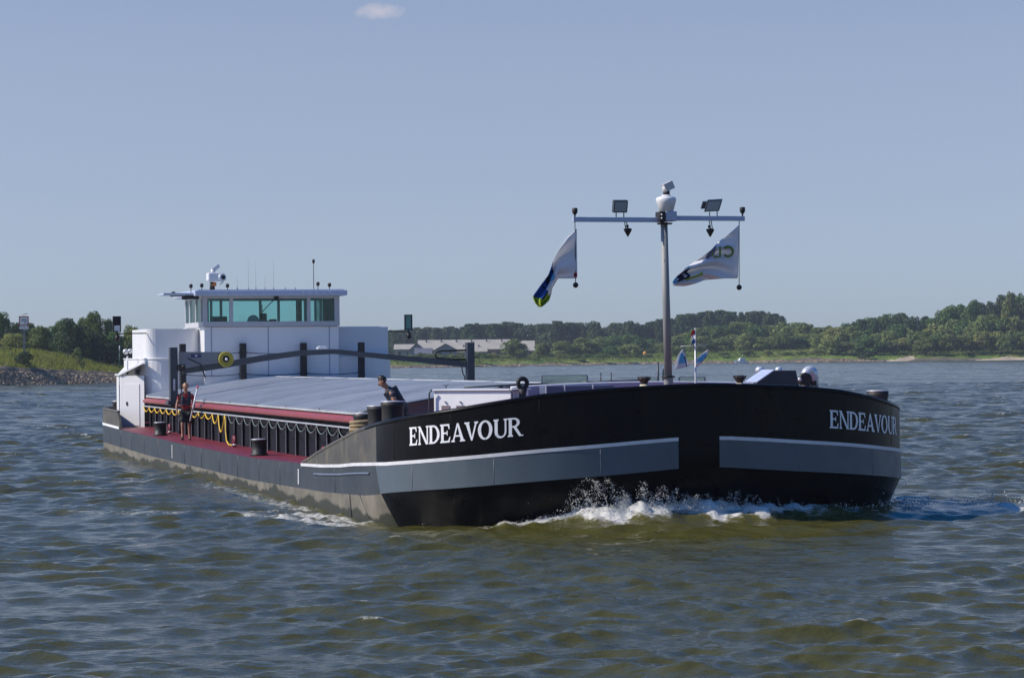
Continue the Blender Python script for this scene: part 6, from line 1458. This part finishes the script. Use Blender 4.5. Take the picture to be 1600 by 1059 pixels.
barn('barn', 794, 834, 1050, 2.6, 5.6, 9.4, 20, True, BRICKW, ROOF, 'shorter pale roofed shed at the right end of the farm', 4, 0)
barn('barn', 690, 760, 1020, 2.6, 5.3, 7.6, 14, True, GREYW2, ROOF, 'low pale roofed shed in front of the long farm shed', 6, 3)
barn('barn', 681, 713, 1000, 2.6, 6.0, 8.3, 16, False, GREYW2, SLATEROOF, 'grey gabled barn facing the river in the middle of the farm', 2, 0)
barn('barn', 640, 664, 1010, 2.6, 5.8, 8.6, 14, False, GREYW2, SLATEROOF, 'slate roofed gabled barn at the left of the farm', 1, 0)
barn('farmhouse', 650, 674, 985, 2.6, 4.6, 6.6, 9, True, GREYW2, SLATEROOF, 'small dark roofed farmhouse in front of the left barns', 4, 0)
barn('barn', 618, 646, 1040, 2.6, 6.6, 8.4, 12, True, GREYW2, ROOF, 'small pale roofed shed at the far left of the farm beside the ship', 2, 0)

# ------------------------------------------------------------------ signs, beacon, small boats
SX, SYY = 38, float(WL_L(38)) + 24; SZ = float(zl(38, 24)); sg = empty('river_sign', at(SX, SYY, SZ), 0.05); tag(sg, 'square white river sign with red border on a grey post among the left bank trees', 'sign')
k = SYY/FPX; zc = lambda py: z_at(SX, py, SYY) - SZ
m_ = MB(); m_.box(-0.12, 0.12, -0.12, 0.12, -0.3, zc(495)); m_.box(-0.7, 0.7, 0.05, 0.12, zc(519), zc(518)); m_.build('post', MIDGREY, sg)
hw = 7.6*k; z0, z1 = zc(509), zc(494); SRED = mat('sign_red', (0.30, 0.03, 0.05), 0.5)
m_ = MB(); m_.box(-hw, hw, -0.20, -0.14, z0, z1); bo = m_.build('board', SRED, sg)
m_ = MB(); m_.box(-hw*0.78, hw*0.78, -0.215, -0.203, z0 + (z1-z0)*0.12, z1 - (z1-z0)*0.12); m_.build('face', WHITE, bo)
m_ = MB(); zt = z1 - (z1-z0)*0.3; 
for i, x in enumerate((-0.36, -0.08, 0.20)): m_.box(x*hw/0.75, (x+0.16)*hw/0.75, -0.222, -0.217, zt - 0.28, zt)
m_.tube([(0.05, -0.22, z0 + 0.85), (0.22, -0.22, z0 + 0.62), (0.10, -0.22, z0 + 0.38)], 0.05, 6)
m_.build('symbol', DKGREY, bo)
m_ = MB(); m_.box(-hw*0.95, hw*0.95, -0.20, -0.14, zc(514.5), zc(509.8)); m_.build('lower_plate', STEELTOP, sg)
m_ = MB(); m_.tube([(0, 0, zc(495)), (0, 0, zc(491)), (0.5, -0.3, zc(490.4))], 0.04, 6); m_.tube([(-0.4, 0, zc(491.5)), (0.6, 0, zc(490.5))], 0.03, 5); m_.build('lamp_arm', DKGREY, sg)
BXp, BY = 187, float(WL_L(187)) + 12; BZ = float(zl(187, 12)); bc = empty('beacon_pole', at(BXp, BY, BZ)); tag(bc, 'thin dark green beacon pole with pale top on the left bank beside the ship', 'beacon')
m_ = MB(); m_.cyl((0, 0, -0.2), (0, 0, z_at(BXp, 549, BY) - BZ), 0.10, 0.07, 8); m_.build('pole', mat('dark_green_paint', (0.01, 0.06, 0.045), 0.5), bc)
m_ = MB(); m_.cyl((0, 0, z_at(BXp, 549, BY) - BZ), (0, 0, z_at(BXp, 540, BY) - BZ), 0.09, 0.07, 8); m_.build('top', WHITE, bc)

def motor_boat(px, py, L, rz, label, hullm, yscale=1.0):
    d = pix_dir(px, py); Y = CAMH/-d.z*d.y; r = empty('motor_boat', at(px, Y, 0.0), rz); tag(r, label, 'boat')
    h = MB(); n = 9; V = []
    for i in range(n):
        t = i/(n-1); x = L*(t-0.5); w = L*0.17*(1 - t**3)**0.7*(0.9 + 0.1*min(1, t*4)); zt = L*(0.15 + 0.07*t*t)
        for s, (fw, fz) in enumerate(((-1, 1), (-0.75, 0), (0, -0.35), (0.75, 0), (1, 1))): V.append((x + (0.06*L*t if fz > 0 else 0), fw*max(w, 0.02), fz*zt if fz > 0 else fz*0.5))
    h.add(V, [(i*5+j, i*5+5+j, i*5+6+j, i*5+1+j) for i in range(n-1) for j in range(4)] + [(0, 1, 2, 3, 4)] + [(i*5+4, i*5+9, i*5+5, i*5) for i in range(n-1)], False); ho = h.build('hull', hullm, r)
    c = MB(); c.prism([(-L*0.28, -L*0.12, L*0.14), (L*0.22, -L*0.12, L*0.14), (L*0.10, -L*0.11, L*0.36), (-L*0.25, -L*0.11, L*0.36)], (0, L*0.24, 0)); co = c.build('cabin', WHITE, r)
    c = MB(); c.box(-L*0.2, L*0.06, -L*0.122-0.03, -L*0.122-0.005, L*0.22, L*0.32); c.build('window', DARKGL, co)
    c = MB(); c.cyl((-L*0.1, 0, L*0.36), (-L*0.1, 0, L*0.62), 0.05, 0.03, 6); c.cyl((L*0.28, 0, L*0.2), (L*0.28, 0, L*0.32), 0.03, None, 6); c.build('mast', STEELTOP, r)
    return r
motor_boat(1158, 567.8, 5.2, math.pi + 0.35, 'small white motor boat near the far bank right of the bow mast', mat('boat_white', (0.85, 0.85, 0.85), 0.4))
motor_boat(1021, 567.2, 4.2, 0.4, 'small slate blue motor boat moored at the far bank left of the bow mast', SLATE)
YY = 938.0; ym = empty('yellow_marker', at(1008, YY, 0.6)); tag(ym, 'small orange yellow marker board on a post by the far waterline', 'marker')
m_ = MB(); m_.cyl((0, 0, -0.5), (0, 0, 3.0), 0.08, None, 6); m_.build('post', MIDGREY, ym)
m_ = MB(); m_.lathe((0, 0, 2.6), [(0.25, 0), (0.75, 0.3), (0.75, 1.0), (0.2, 1.5)], 8); m_.build('topmark', mat('orange_yellow', (0.6, 0.26, 0.03), 0.5), ym)

# ------------------------------------------------------------------ air: thin even haze over the river
hb_ = MB(); hb_.box(-700, 900, -60, 1700, -6, 60)
hv = bpy.data.materials.new('river_haze'); hv.use_nodes = True; hn, hl = hv.node_tree.nodes, hv.node_tree.links; hn.remove(hn['Principled BSDF'])
pv = hn.new('ShaderNodeVolumePrincipled'); pv.inputs['Color'].default_value = (0.80, 0.88, 1.0, 1); pv.inputs['Density'].default_value = 0.00012; pv.inputs['Anisotropy'].default_value = 0.2
hl.new(pv.outputs[0], hn['Material Output'].inputs['Volume'])
ho_ = hb_.build('haze', hv); tag(ho_, 'thin blue summer haze over the river', kind='stuff')
